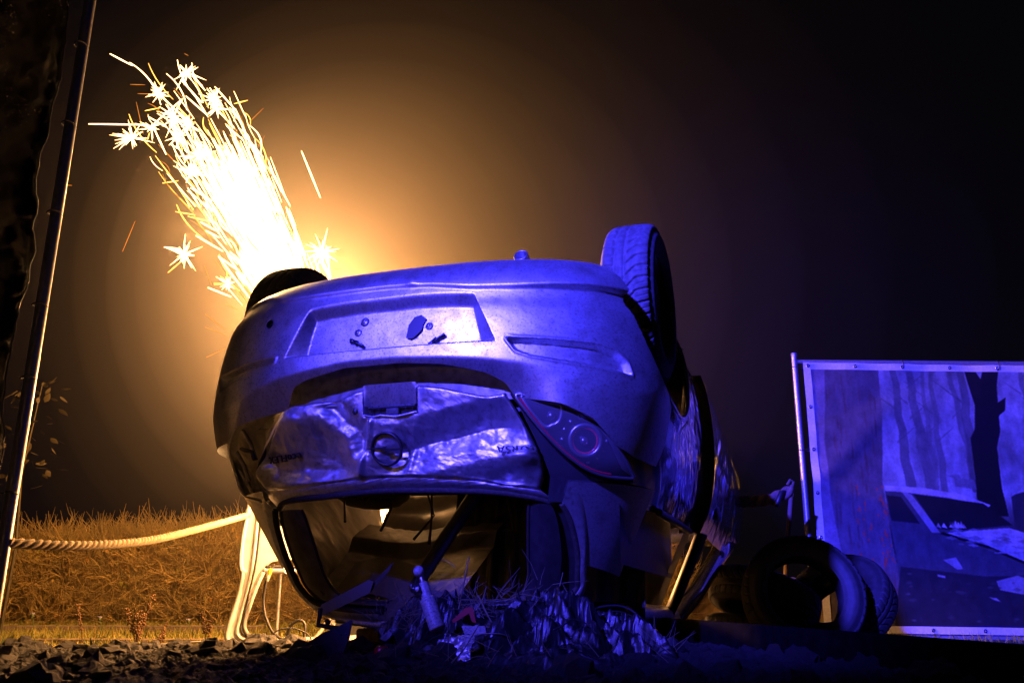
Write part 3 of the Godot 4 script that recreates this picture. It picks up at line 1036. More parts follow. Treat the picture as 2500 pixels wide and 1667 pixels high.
	part(car, "roof_edge", grid(60, 6, func(a: float, b: float) -> Vector3:
		var x := lerpf(-1.0, 1.0, a)
		var top := Vector3(x * 0.45, 0.014 + 0.075 * pow(absf(x), 2.5), -0.48)
		var out := skin(x * 0.60, 0.05 + 0.03 * pow(absf(x), 4.0), body_s, -0.004)
		return top.lerp(out, b) + Vector3(0, -0.006, 0.008) * sin(b * PI)), M.paint)
	part(car, "headlining", grid(20, 20, func(a: float, b: float) -> Vector3:
		var x := lerpf(-1.0, 1.0, a)
		var w := lerpf(0.62, 2.0, b)
		var round_ := pow(maxf(0.06, 1.0 - pow(clampf(1.0 - (w - 0.44) / B, 0, 1), N)), 1.0 / N)
		return Vector3(x * 0.57 * round_, 0.055 + 0.075 * pow(absf(x), 2.5), -w)), M.black_plastic)
	part(car, "underbody", grid(40, 60, func(a: float, b: float) -> Vector3:
		var w := lerpf(0.22, 3.7, b)
		var x := lerpf(-0.74, 0.74, a) * smoothstep(-0.35, 0.9, w)
		var tunnel := -0.09 * exp(-pow(x / 0.12, 2.0))
		return Vector3(x, 1.19 + tunnel + 0.012 * sin(w * 20.0) * exp(-pow((absf(x) - 0.35) / 0.15, 2.0)), -w), func(p: Vector3) -> bool:
			return absf(p.x) > 0.52 and absf(-p.z - 0.60) < 0.36), M.black_plastic)
	part(car, "bonnet", grid(30, 30, func(a: float, b: float) -> Vector3:
		var x := lerpf(-1.0, 1.0, a)
		var w := lerpf(2.72, 3.95, b)
		return Vector3(x * (0.76 - 0.36 * pow(clampf((w - 3.3) / 0.6, 0, 1), 2.2)), 0.47 + 0.10 * b + 0.05 * x * x + 0.25 * pow(clampf((w - 3.6) / 0.35, 0, 1), 2.0), -w)), M.paint_gloss)
	part(car, "front_bumper", grid(40, 12, func(a: float, b: float) -> Vector3:
		var t := lerpf(-1.2, 1.2, a)
		return Vector3(0.56 * sin(t) * 1.1, lerpf(0.72, 1.22, b), -3.62 - 0.33 * cos(t) - 0.04 * sin(b * PI))), M.paint_gloss)
	# exhaust tail pipe
	var pipe := part(car, "exhaust_pipe", lathe([Vector2(0.0, -0.2), Vector2(0.026, -0.2), Vector2(0.026, 0.06), Vector2(0.023, 0.063), Vector2(0.022, 0.06), Vector2(0.022, 0.0), Vector2(0.0, -0.02)], 24, Vector3(deg_to_rad(62), 0, 0)), M.dull_chrome)
	pipe.position = Vector3(0.41, 1.236, -0.27)


func build_taillight() -> void:
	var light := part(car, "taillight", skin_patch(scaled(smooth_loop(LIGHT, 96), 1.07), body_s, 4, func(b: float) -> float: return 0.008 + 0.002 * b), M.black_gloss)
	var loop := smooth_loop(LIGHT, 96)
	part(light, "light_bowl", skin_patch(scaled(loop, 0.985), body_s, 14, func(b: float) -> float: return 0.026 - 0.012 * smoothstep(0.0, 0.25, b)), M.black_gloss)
	part(light, "light_trim", tube(skin_path(scaled(loop, 0.97), body_s, 0.028), [0.0055], 8, true), M.dull_chrome)
	# red strip along the inner edge
	part(light, "red_strip", grid(30, 4, func(a: float, b: float) -> Vector3:
		var i := 9.6 + a * 6.2
		var p := on_line(LIGHT + [LIGHT[0]], i / LIGHT.size())
		var q := p.lerp(Vector2(0.63, 0.62), 0.04 + 0.08 * b)
		return skin(q.x, q.y, body_s, 0.027 + 0.006 * sin(b * PI))), M.red_plastic)
	var pane := smooth_loop(PANE, 64)
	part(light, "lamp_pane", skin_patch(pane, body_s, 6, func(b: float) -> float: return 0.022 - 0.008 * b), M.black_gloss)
	part(light, "pane_rim", tube(skin_path(pane, body_s, 0.026), [0.006], 8, true), M.dull_chrome)
	part(light, "reversing_bulb", lump(Vector3(0.014, 0.014, 0.012), 0.05, 0.1, 3, 10), M.dark_chrome).position = skin(0.545, 0.672, body_s, 0.018)
	var ring := PackedVector2Array()
	for k in 56:
		var t := TAU * k / 56.0
		ring.append(Vector2(0.647 + 0.047 * cos(t), 0.601 + 0.045 * sin(t)))
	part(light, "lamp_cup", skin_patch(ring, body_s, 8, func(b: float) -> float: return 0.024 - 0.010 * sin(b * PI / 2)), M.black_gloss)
	part(light, "lamp_ring", tube(skin_path(ring, body_s, 0.028), [0.0065], 10, true), M.dull_chrome)
	part(light, "ring_rim", tube(skin_path(scaled(ring, 0.82), body_s, 0.024), [0.0035], 8, true), M.red_plastic)
	# bright plate on the outer side
	part(light, "side_reflector", grid(24, 6, func(a: float, b: float) -> Vector3:
		var p := on_line(LIGHT, lerpf(4.0, 8.0, a) / (LIGHT.size() - 1.0))
		var q := p.lerp(Vector2(0.60, 0.60), 0.05 + (0.10 + 0.12 * a) * b)
		return skin(q.x, q.y, body_s, 0.026 + 0.003 * b)), M.dull_chrome)
	part(light, "lamp_bulb", lump(Vector3(0.013, 0.013, 0.02), 0.05, 0.1, 3, 12), M.dull_chrome).position = skin(0.647, 0.601, body_s, 0.016)
	for k in 14:
		var t := TAU * k / 14.0
		var p := Vector2(0.647 + 0.07 * cos(t), 0.605 + 0.066 * sin(t))
		if inside_by(to_poly(LIGHT), p) > 0.012:
			part(light, "lens_facet", lump(Vector3(0.007, 0.007, 0.004), 0.15, 0.2, k, 6), M.dark_chrome).position = skin(p.x, p.y, body_s, 0.016)
	part(light, "lens", skin_patch(scaled(loop, 1.01), body_s, 10, func(b: float) -> float: return 0.024 + 0.018 * sin(minf(1.0, b * 2.2) * PI / 2)), M.glass)


func scaled(loop: PackedVector2Array, k: float) -> PackedVector2Array:
	var c := Vector2.ZERO
	for p in loop:
		c += p / loop.size()
	var r := PackedVector2Array()
	for p in loop:
		r.append(c + (p - c) * k)
	return r


func build_socket() -> void:
	# where the other lamp cluster has been torn out
	var so := part(car, "light_socket", grid(60, 40, func(a: float, b: float) -> Vector3:
		var p := on_line(GATE_LEFT, a).lerp(on_line(SOCKET_EDGE, a), b)
		var d := -0.015 - 0.055 * sin(b * PI) * (0.4 + 0.6 * sin(a * PI)) + 0.012 * sin(b * 9.0 + a * 5.0) + 0.006 * wob.get_noise_2d(p.x * 30, p.y * 30)
		return skin(p.x, p.y, body_s, d * smoothstep(0.0, 0.12, b) * smoothstep(1.0, 0.9, b) - 0.012 * (1.0 - b))), M.inner)
	part(so, "socket_rim", tube(line_path(SOCKET_EDGE, 0.0, 40), [0.007], 6), M.paint)
	for k in 3:
		var f := 0.25 + 0.2 * k
		var p := on_line(GATE_LEFT, f).lerp(on_line(SOCKET_EDGE, f), 0.45 + 0.12 * k)
		part(so, "socket_rib", tube([skin(p.x - 0.03, p.y + 0.05, body_s, -0.02), skin(p.x, p.y, body_s, -0.03), skin(p.x + 0.03, p.y - 0.06, body_s, -0.02)], [0.008], 6), M.inner)
	part(so, "wire_clip", tube([skin(-0.64, 0.63, body_s, 0.012), skin(-0.60, 0.618, body_s, 0.016), skin(-0.575, 0.612, body_s, 0.012), skin(-0.56, 0.585, body_s, 0.02)], [0.006, 0.009, 0.007, 0.008], 8), M.black_plastic)
	for p in [[-0.77, 0.585], [-0.70, 0.505]]:
		var o := part(so, "bolt_hole", lathe([Vector2(0.0, 0.001), Vector2(0.007, 0.001), Vector2(0.009, 0.0)], 14), M.black_plastic)
		put_on_skin(o, p[0], p[1], body_s, -0.008)


var tyre_mesh: ArrayMesh
var rim_mesh: ArrayMesh


func groove(x: float, ang: float) -> float:
	# depth of the tread pattern at x across (-1..1) and angle
	var pitch := ang / TAU * 42.0
	var g := 0.0
	for c in [-0.42, -0.02]:
		g = maxf(g, smoothstep(0.045, 0.025, absf(x - c)))
	if x > 0.02:
		var lead := x * 1.9 if x < 0.45 else 0.855 + (x - 0.45) * 0.35
		var f := absf(fposmod(pitch + lead, 1.0) - 0.5)
		g = maxf(g, smoothstep(0.115, 0.07, f) * smoothstep(0.02, 0.08, x))
		var f2 := absf(fposmod(pitch + lead + 0.5, 1.0) - 0.5)
		if x > 0.45:
			g = maxf(g, 0.5 * smoothstep(0.05, 0.02, f2))
	elif x < -0.46:
		var f := absf(fposmod(pitch - (x + 0.46) * 0.6, 1.0) - 0.5)
		g = maxf(g, smoothstep(0.10, 0.06, f))
	else:
		var f := absf(fposmod(pitch + x * 0.8, 1.0) - 0.5)
		g = maxf(g, 0.35 * smoothstep(0.04, 0.02, f))
	return g


func build_tyre_meshes() -> void:
	var r := 0.305
	var hw := 0.088
	# profile round the section: inner bead, sidewall, shoulder, tread, and back
	tyre_mesh = grid(560, 64, func(a: float, b: float) -> Vector3:
		var ang := a * TAU if a < 1.0 else 0.0
		var x := 0.0
		var rad := 0.0
		if b < 0.22 or b > 0.78:
			var side := -1.0 if b < 0.22 else 1.0
			var f := b / 0.22 if b < 0.22 else (1.0 - b) / 0.22
			rad = lerpf(0.188, r - 0.022, f)
			x = side * (hw * (0.83 + 0.27 * sin(f * PI * 0.92)))
			if absf(f - 0.12) < 0.03 or absf(f - 0.7) < 0.02:
				x += side * 0.0018
		else:
			var q := lerpf(-1.0, 1.0, (b - 0.22) / 0.56)
			x = hw * 0.99 * q
			rad = r - 0.005 * q * q - 0.017 * pow(absf(q), 7.0)
			if absf(q) < 0.97:
				rad -= 0.0065 * groove(q, ang)
		return Vector3(x, cos(ang) * rad, sin(ang) * rad))
	rim_mesh = lathe([Vector2(0.0, 0.045), Vector2(0.04, 0.045), Vector2(0.045, 0.03), Vector2(0.075, 0.025), Vector2(0.13, 0.055), Vector2(0.16, 0.05), Vector2(0.172, 0.02), Vector2(0.18, 0.05), Vector2(0.192, 0.07), Vector2(0.198, 0.068), Vector2(0.19, 0.05), Vector2(0.18, -0.05), Vector2(0.197, -0.068), Vector2(0.18, -0.06), Vector2(0.1, -0.03), Vector2(0.0, -0.03)], 48, Vector3(0, 0, -PI / 2))


func build_wheels() -> void:
	build_tyre_meshes()
	for g in [1.0, -1.0]:
		var wheel := Node3D.new()
		wheel.name = "wheel"
		car.add_child(wheel, true)
		wheel.position = Vector3(g * 0.74, 1.20, -0.66)
		wheel.rotation = Vector3(0.3, 0.0 if g > 0 else PI, 0)
		part(wheel, "tyre", tyre_mesh, M.rubber)
		var rim := part(wheel, "rim", rim_mesh, M.dark_chrome)
		for k in 5:
			var t := TAU * k / 5.0
			part(rim, "wheel_bolt", lathe([Vector2(0.0, 0.012), Vector2(0.008, 0.012), Vector2(0.009, 0.0)], 6, Vector3(0, 0, -PI / 2)), M.dull_chrome).position = Vector3(0.03, 0.055 * cos(t), 0.055 * sin(t))
		part(wheel, "axle", tube([Vector3(-0.3, 0, 0), Vector3(0.03, 0, 0)], [0.05], 12), M.black_plastic)
	part(car, "axle_beam", tube([Vector3(-0.6, 1.18, -0.62), Vector3(0.6, 1.18, -0.62)], [0.045], 10), M.black_plastic)


func build_inside() -> void:
	# left inner side: wheel housing and arm rest
	part(car, "side_trim", grid(70, 60, func(a: float, b: float) -> Vector3:
		var w := lerpf(0.62 - 0.22 * smoothstep(0.25, 0.5, b), 1.52, a)
		var v := lerpf(0.2, 1.1, b)
		var u := -lerpf(0.60, 0.76, smoothstep(0.2, 0.6, v))
		u += 0.10 * exp(-pow((w - 0.62) / 0.25, 4.0)) * smoothstep(0.62, 0.85, v)
		u += 0.008 * wob.get_noise_2d(w * 9, v * 9)
		return Vector3(u, v, -w)), M.trim)
	# pressed panels lying in the boot, lit from above through the open door
	part(car, "loose_trim", grid(70, 90, func(a: float, b: float) -> Vector3:
		var w := lerpf(0.58, 1.50, b)
		var x := lerpf(-0.64, 0.06, a) * lerpf(0.66, 1.0, smoothstep(0.0, 0.35, b))
		var v := lerpf(0.03, 0.56, pow(b, 0.8)) + 0.06 * (x + 0.4)
		v += 0.05 * smoothstep(0.42, 0.46, b + 0.10 * x) - 0.085 * smoothstep(0.56, 0.60, b + 0.2 * x) * smoothstep(0.80, 0.70, b + 0.1 * x) + 0.07 * smoothstep(0.86, 0.92, b)
		v += 0.02 * sin(x * 9.0 + b * 3.0) + 0.004 * wob.get_noise_2d(x * 14, w * 14)
		return Vector3(x, v, -w)), M.trim)
	part(car, "trim_flap", grid(20, 10, func(a: float, b: float) -> Vector3:
		var x := lerpf(-0.46, -0.2, a)
		return Vector3(x, lerpf(0.13, 0.27, b) + 0.02 * sin(a * 4.0), -lerpf(0.60, 0.78, b) - 0.1 * a)), M.trim)
	part(car, "trim_pocket", lump(Vector3(0.16, 0.05, 0.14), 0.2, 0.1, 21, 14), M.black_plastic).position = Vector3(-0.52, 0.56, -1.0)
	part(car, "side_trim", grid(30, 40, func(a: float, b: float) -> Vector3:
		return Vector3(0.70, lerpf(0.24, 1.1, b), -lerpf(0.40, 1.44, a))), M.black_plastic)
	# boot floor, now the ceiling of the wreck
	part(car, "boot_floor", grid(50, 30, func(a: float, b: float) -> Vector3:
		var x := lerpf(-0.7, 0.7, a)
		return Vector3(x, 0.98 + 0.012 * sin(x * 42.0) + 0.01 * wob.get_noise_2d(x * 20, b * 20), -lerpf(0.2, 1.15, b))), M.black_plastic)
	# pressed ribs of the rear bench's back
	part(car, "bench_back", grid(80, 24, func(a: float, b: float) -> Vector3:
		var x := lerpf(-0.16, 0.66, a)
		var v := lerpf(0.07, 1.0, b)
		return Vector3(x, v, -1.18 + 0.16 * (1.0 - b) + 0.014 * smoothstep(0.3, 0.7, sin(x * 70.0)) + 0.006 * wob.get_noise_2d(x * 30, v * 30))), M.black_plastic)
	# gas strut hanging across the opening
	part(car, "gas_strut", tube([Vector3(0.12, 0.52, -0.62), Vector3(-0.08, 0.32, -0.74), Vector3(-0.2, 0.18, -0.80)], [0.026, 0.03, 0.026], 8), M.black_plastic)
	for k in 7:
		var x := -0.46 + 0.12 * k
		var w := 0.72 + 0.07 * (k % 3)
		part(car, "hanging_wire", tube([Vector3(x, 0.95, -w), Vector3(x + 0.03 * sin(k * 2.0), 0.7, -w + 0.03), Vector3(x - 0.05 * cos(k * 1.7), 0.5 - 0.02 * k, -w - 0.02), Vector3(x + 0.06 * sin(k * 3.1), 0.42 - 0.03 * (k % 4), -w + 0.05)], [0.006, 0.005, 0.004, 0.006], 6), M.black_plastic)
	part(car, "hanging_trim", slab(PackedVector2Array([Vector2(-0.16, 0.2), Vector2(0.12, 0.24), Vector2(0.16, 0.05), Vector2(0.05, -0.02), Vector2(0.0, -0.12), Vector2(-0.06, -0.05), Vector2(-0.15, 0.04)]), Vector3(-0.42, 0.62, -0.78), Vector3(0.9, 0.1, -0.4).normalized(), Vector3(0, 0.98, -0.2), 0.012), M.black_plastic)
	part(car, "gap_strip", box(Vector3(0.006, 0.62, 0.17), 0.002, Vector3(-0.66, 0.58, -1.60), rot(0, 0, -8)), M.black_plastic)  # black strip added to cover the bright gap at the door opening
	part(car, "dashboard", lump(Vector3(0.66, 0.16, 0.2), 0.15, 0.1, 8, 20), M.black_plastic).position = Vector3(0, 0.66, -2.72)
	part(car, "door_opening_trim", tube([Vector3(-0.74, 0.24, -1.45), Vector3(-0.80, 0.5, -1.45), Vector3(-0.82, 0.9, -1.45), Vector3(-0.79, 1.1, -1.5)], [0.03], 8), M.paint)
	var seat := Node3D.new()
	seat.name = "front_seat"
	car.add_child(seat, true)
	part(seat, "blocking_backrest", lump(Vector3(0.22, 0.42, 0.3), 0.1, 0.12, 14, 18), M.black_plastic).position = Vector3(0.34, 0.47, -2.32)  # thickened and set forward to block spark light from the loose tyres
	part(seat, "cushion", lump(Vector3(0.24, 0.09, 0.26), 0.1, 0.12, 15, 18), M.black_plastic).position = Vector3(0.33, 0.92, -2.35)


# ---------------------------------------------------------------- the open left door, hanging upside down

func build_left_door() -> void:
	# worked out in the door's own plane: x from the free edge to the hinge, y up
	var f := Vector3(-1.65, 0.0, -5.2)
	var ex := Vector3(0.973216, 0, -0.229893)
	var root := Node3D.new()
	root.name = "door"
	root.set_meta("label", "pale left door hanging open with its bare window frame on the ground")
	car.add_child(root, true)
	var inv := car.transform.affine_inverse()
	root.transform = inv * Transform3D(Basis(ex, Vector3.UP, ex.cross(Vector3.UP)), f)
	var panel := PackedVector2Array()
	for p in [[0.10, 1.10], [0.087, 0.937], [0.072, 0.803], [0.052, 0.67], [0.043, 0.552], [0.045, 0.46], [0.075, 0.43], [0.17, 0.425], [0.2, 0.45], [0.227, 0.478], [0.296, 0.492], [0.366, 0.495], [0.7, 0.50], [1.25, 0.56], [1.30, 0.72], [1.30, 1.10], [1.2, 1.2], [0.2, 1.2]]:
		panel.append(Vector2(p[0], p[1]))
	part(root, "door_panel", slab(panel, Vector3(0, 0, -0.02), Vector3.RIGHT, Vector3.UP, 0.05), M.white_paint)
	# window frame: leg, foot and rail as one bent channel with rolled edges
	var leg := PackedVector2Array()
	for p in [[0.045, 0.455], [0.058, 0.41], [0.066, 0.366], [0.047, 0.263], [0.022, 0.161], [0.0, 0.065], [0.006, 0.036], [0.034, 0.024], [0.3, 0.012], [1.0, 0.03], [1.22, 0.3], [1.25, 0.5], [1.18, 0.5], [1.1, 0.3], [0.95, 0.075], [0.537, 0.048], [0.351, 0.047], [0.213, 0.05], [0.155, 0.066], [0.123, 0.093], [0.111, 0.127], [0.127, 0.206], [0.158, 0.309], [0.182, 0.389], [0.195, 0.431], [0.2, 0.455]]:
		leg.append(Vector2(p[0], p[1]))
	part(root, "window_frame", slab(leg, Vector3(0, 0, -0.01), Vector3.RIGHT, Vector3.UP, 0.034), M.white_paint)
	roll(root, "rolled_edge", [[0.10, 1.0], [0.087, 0.86], [0.065, 0.70], [0.055, 0.55], [0.06, 0.45], [0.075, 0.40], [0.06, 0.28], [0.033, 0.17], [0.014, 0.07], [0.03, 0.035]], 0.008, 0.014, M.white_paint)
	roll(root, "rolled_edge", [[0.134, 1.0], [0.134, 0.816], [0.132, 0.672], [0.129, 0.529], [0.12, 0.412], [0.101, 0.297], [0.078, 0.161], [0.069, 0.09], [0.1, 0.05], [0.2, 0.034], [0.5, 0.03]], 0.008, 0.010, M.white_paint)
	roll(root, "rubber_seal", [[0.155, 0.98], [0.152, 0.8], [0.150, 0.66], [0.146, 0.53], [0.137, 0.42], [0.118, 0.3], [0.095, 0.165], [0.088, 0.11], [0.11, 0.07], [0.2, 0.046], [0.5, 0.04]], 0.009, 0.006, M.seal)
	roll(root, "rolled_edge", [[0.19, 0.42], [0.163, 0.35], [0.129, 0.235], [0.108, 0.14], [0.118, 0.092], [0.15, 0.062], [0.214, 0.048], [0.5, 0.044]], 0.01, 0.011, M.white_paint)
	roll(root, "belt_rail", [[0.19, 0.428], [0.5, 0.43], [1.2, 0.46]], 0.006, 0.014, M.galvanised)
	roll(root, "belt_gap", [[0.2, 0.452], [0.5, 0.456], [1.2, 0.49]], 0.004, 0.008, M.black_plastic)
	for p in [[0.20, 0.80], [0.215, 0.765], [0.23, 0.77], [0.16, 0.84]]:
		part(root, "bolt_hole", lathe([Vector2(0.0, 0.001), Vector2(0.006, 0.001), Vector2(0.007, 0.0)], 12, Vector3(PI / 2, 0, 0)), M.black_plastic).position = Vector3(p[0], p[1], 0.006)
	part(root, "striker", lump(Vector3(0.02, 0.012, 0.012), 0.3, 0.2, 6, 10), M.white_paint).position = Vector3(0.075, 0.425, 0.012)


func roll(parent: Node, called: String, pts: Array, z: float, r: float, m: Material) -> void:
	var path := []
	for k in 41:
		var q := on_line(pts, k / 40.0)
		path.append(Vector3(q.x, q.y, z))
	part(parent, called, tube(path, [r], 8), m)


# ---------------------------------------------------------------- ground, gravel, grass

func ground_y(x: float, z: float) -> float:
	var d := -z
	var h := 0.10 * smoothstep(5.0, 2.4, d)
	h += 0.07 * exp(-pow((x - 0.15) / 0.55, 2.0) - pow((d - 2.95) / 0.35, 2.0))
	return h


func build_ground() -> void:
	var soil := textured(mat_plain(Color(0.03, 0.025, 0.02), 0.95), noise_tex(40, 0.02, [[0.0, lin(0.008, 0.007, 0.006)], [0.5, lin(0.017, 0.015, 0.013)], [1.0, lin(0.03, 0.027, 0.022)]], 512), null, noise_tex(41, 0.05, [], 512), 1.0, 1.5)
	structure("ground", grid(150, 170, func(a: float, b: float) -> Vector3:
		var p := 2.0 * a - 1.0
		var x := p * 5.0 + pow(absf(p), 9.0) * signf(p) * 75.0
		var q := 2.0 * b - 1.0
		var z := -3.5 - q * 5.0 - pow(absf(q), 9.0) * signf(q) * 75.0
		return Vector3(x, ground_y(x, z) + 0.008 * wob.get_noise_2d(x * 4.0, z * 4.0), z)), soil)
	# gravel: three shapes of stone
	var root := Node3D.new()
	root.name = "gravel"
	add_child(root)
	root.set_meta("kind", "stuff")
	root.set_meta("label", "dark loose gravel spread over the foreground")
	root.set_meta("category", "gravel")
	var stone := textured(mat_plain(Color(0.05, 0.05, 0.05), 0.75), noise_tex(42, 0.05, [[0.0, lin(0.006, 0.006, 0.007)], [0.5, lin(0.015, 0.015, 0.016)], [1.0, lin(0.036, 0.036, 0.038)]], 256), null, noise_tex(43, 0.1, [], 256), 6.0, 0.3)
	stone.vertex_color_use_as_albedo = true
	M.stone = textured(mat_plain(Color(0.05, 0.05, 0.05), 0.75), stone.albedo_texture, null, stone.heightmap_texture, 6.0, 0.3)
	for k in 3:
		var places := []
		while places.size() < 15000:
			var d := lerpf(2.0, 5.25, pow(rng.randf(), 0.8))
			var x := rng.randf_range(-0.68, 0.68) * (d + 0.4)
			if d > 4.7 + 0.5 * wob.get_noise_2d(x * 2.0, 5.0) + 0.25 * rng.randf():
				continue
			var s := 0.009 + 0.022 * pow(rng.randf(), 2.5)
			if rng.randf() < 0.02:
				s *= 2.0
			places.append([Transform3D(Basis.from_euler(Vector3(rng.randf_range(-0.5, 0.5), rng.randf() * TAU, rng.randf_range(-0.5, 0.5))).scaled(Vector3(1.0, 0.8, 1.0) * s), Vector3(x, ground_y(x, -d) + s * 0.35, -d)), grey(rng.randf_range(0.45, 1.3))])
		scatter(root, "stones", rough_stone(20 + k, 7), stone, places)
	# larger stones along the edge of the gravel, one by one
	var rocks := [[-1.25, -4.55, 0.085, "large dark rock at the gravel edge, tallest one left of the open door"], [-1.08, -4.45, 0.075, "broad dark rock just right of the tallest rock"], [-0.83, -4.3, 0.033, "small angular stone silhouetted below the open door's foot"],
		[-0.72, -4.25, 0.05, "pointed dark stone in front of the open door's foot"], [-0.60, -4.2, 0.042, "rounded dark stone right of the pointed stone by the door"], [-1.75, -4.6, 0.045, "low dark stone at the gravel edge, far left of the rocks"],
		[-1.95, -4.65, 0.03, "leftmost low stone on the gravel edge near the net fence"], [-1.42, -4.55, 0.06, "dark rock leaning on the left of the tallest rock"], [-0.95, -4.1, 0.03, "flat stone lying on gravel below the broad rock"], [-0.35, -3.7, 0.03, "flat pale stone on the gravel left of the rubbish"]]
	var i := 0
	for r in rocks:
		var o := single("rock", rough_stone(60 + i, 12), M.stone, r[3], "rock", Vector3(r[0], ground_y(r[0], r[1]) + r[2] * 0.35, r[1]), "stones along the gravel edge")
		o.basis = Basis.from_euler(Vector3(0.2 * sin(i * 3.0), i * 1.3, 0.15)).scaled(Vector3(r[2] * 1.25, r[2] * 0.8, r[2]))
		i += 1
	# pale edging boards across the grass
	var edging := textured(mat_plain(Color(0.2, 0.15, 0.1), 0.85), noise_tex(44, 0.03, [[0.0, lin(0.10, 0.075, 0.05)], [1.0, lin(0.26, 0.2, 0.14)]], 256), null, noise_tex(45, 0.08, [], 256), 2.0, 0.3)
	for e in [[-6.9, -1.9, -6.95, 0.055], [-6.0, -0.7, -5.62, 0.03]]:
		var m := box(Vector3(e[1] - e[0], e[3] + 0.05, 0.05), 0.006, Vector3((e[0] + e[1]) * 0.5, e[3] * 0.5 - 0.025, e[2]))
		structure("kerb" if e[2] < -6 else "kerb_near", m, edging)
	# lawn behind the gravel
	var grass := MultiMeshInstance3D.new()
	var blade := grid(1, 4, func(a: float, b: float) -> Vector3:
		return Vector3((a - 0.5) * 0.006 * (1.0 - b * 0.9), b * 0.06, 0.018 * b * b))
	var gm := mat_plain(Color(0.17, 0.2, 0.03), 0.6)
	gm.vertex_color_use_as_albedo = true
	gm.backlight_enabled = true
	gm.backlight = Color(0.3, 0.35, 0.08)
	var places := []
	for k in 42000:
		var d := lerpf(4.75, 9.2, pow(rng.randf(), 1.15))
		var x := rng.randf_range(-0.66, 0.72) * d
		if x > -0.1 and rng.randf() < 0.6:
			continue
		if d < 5.5 and wob.get_noise_2d(x * 3.0, d * 3.0) < 0.15 * (5.5 - d):
			continue
		var s := rng.randf_range(0.5, 1.15) * (1.0 + 0.5 * wob.get_noise_2d(x * 2.0 + 30.0, d * 2.0))
		if d < 5.6:
			s *= 0.8
		var dry := rng.randf()
		var col := Color(1.0, 1.0, 1.0).lerp(Color(2.6, 1.5, 1.6), 1.0 if dry < 0.12 else dry * 0.4)
		places.append([Transform3D(Basis.from_euler(Vector3(rng.randf_range(-0.5, 0.5), rng.randf() * TAU, rng.randf_range(-0.4, 0.4))).scaled(Vector3(1.2, s, 1.2)), Vector3(x, ground_y(x, -d) - 0.004, -d)), col])
	fill(grass, blade, gm, places)
	grass.name = "grass"
	add_child(grass)
	grass.set_meta("kind", "stuff")
	grass.set_meta("label", "short green grass between the gravel and the hedge")
	grass.set_meta("category", "grass")


func rough_stone(sd: int, seg: int) -> ArrayMesh:
	var m := lump(Vector3.ONE, 0.55, 0.09, sd, seg, 0.15)
	# flat facets
	var st := SurfaceTool.new()
	st.create_from(m, 0)
	st.deindex()
	var arr := st.commit_to_arrays()
	var v: PackedVector3Array = arr[Mesh.ARRAY_VERTEX]
	var idx := PackedInt32Array(range(v.size()))
	return finish(v, idx)


func fill(mi: MultiMeshInstance3D, mesh: Mesh, m: Material, places: Array) -> void:
	var mm := MultiMesh.new()
	mm.transform_format = MultiMesh.TRANSFORM_3D
	mm.use_colors = true
	mm.mesh = mesh
	mm.instance_count = places.size()
	for k in places.size():
		mm.set_instance_transform(k, places[k][0])
		mm.set_instance_color(k, places[k][1])
	mi.multimesh = mm
	mi.material_override = m


func scatter(parent: Node, called: String, mesh: Mesh, m: Material, places: Array) -> MultiMeshInstance3D:
	var mi := MultiMeshInstance3D.new()
	fill(mi, mesh, m, places)
	mi.name = called
	parent.add_child(mi, true)
	mi.set_meta("kind", "stuff")
	return mi


# ---------------------------------------------------------------- firework fountain

func spark_material(c: Color, energy: float) -> StandardMaterial3D:
	var m := mat_plain(Color(0.02, 0.01, 0.005), 1.0)
	m.emission_enabled = true
	m.emission = c
	m.emission_energy_multiplier = energy
	return m


func streak_basis(d: Vector3, length: float, r: float) -> Basis:
	var y := d.normalized()
	var x := y.cross(Vector3(0.1, 0.2, 1.0)).normalized()
	return Basis(x * r, y * length, x.cross(y) * r)


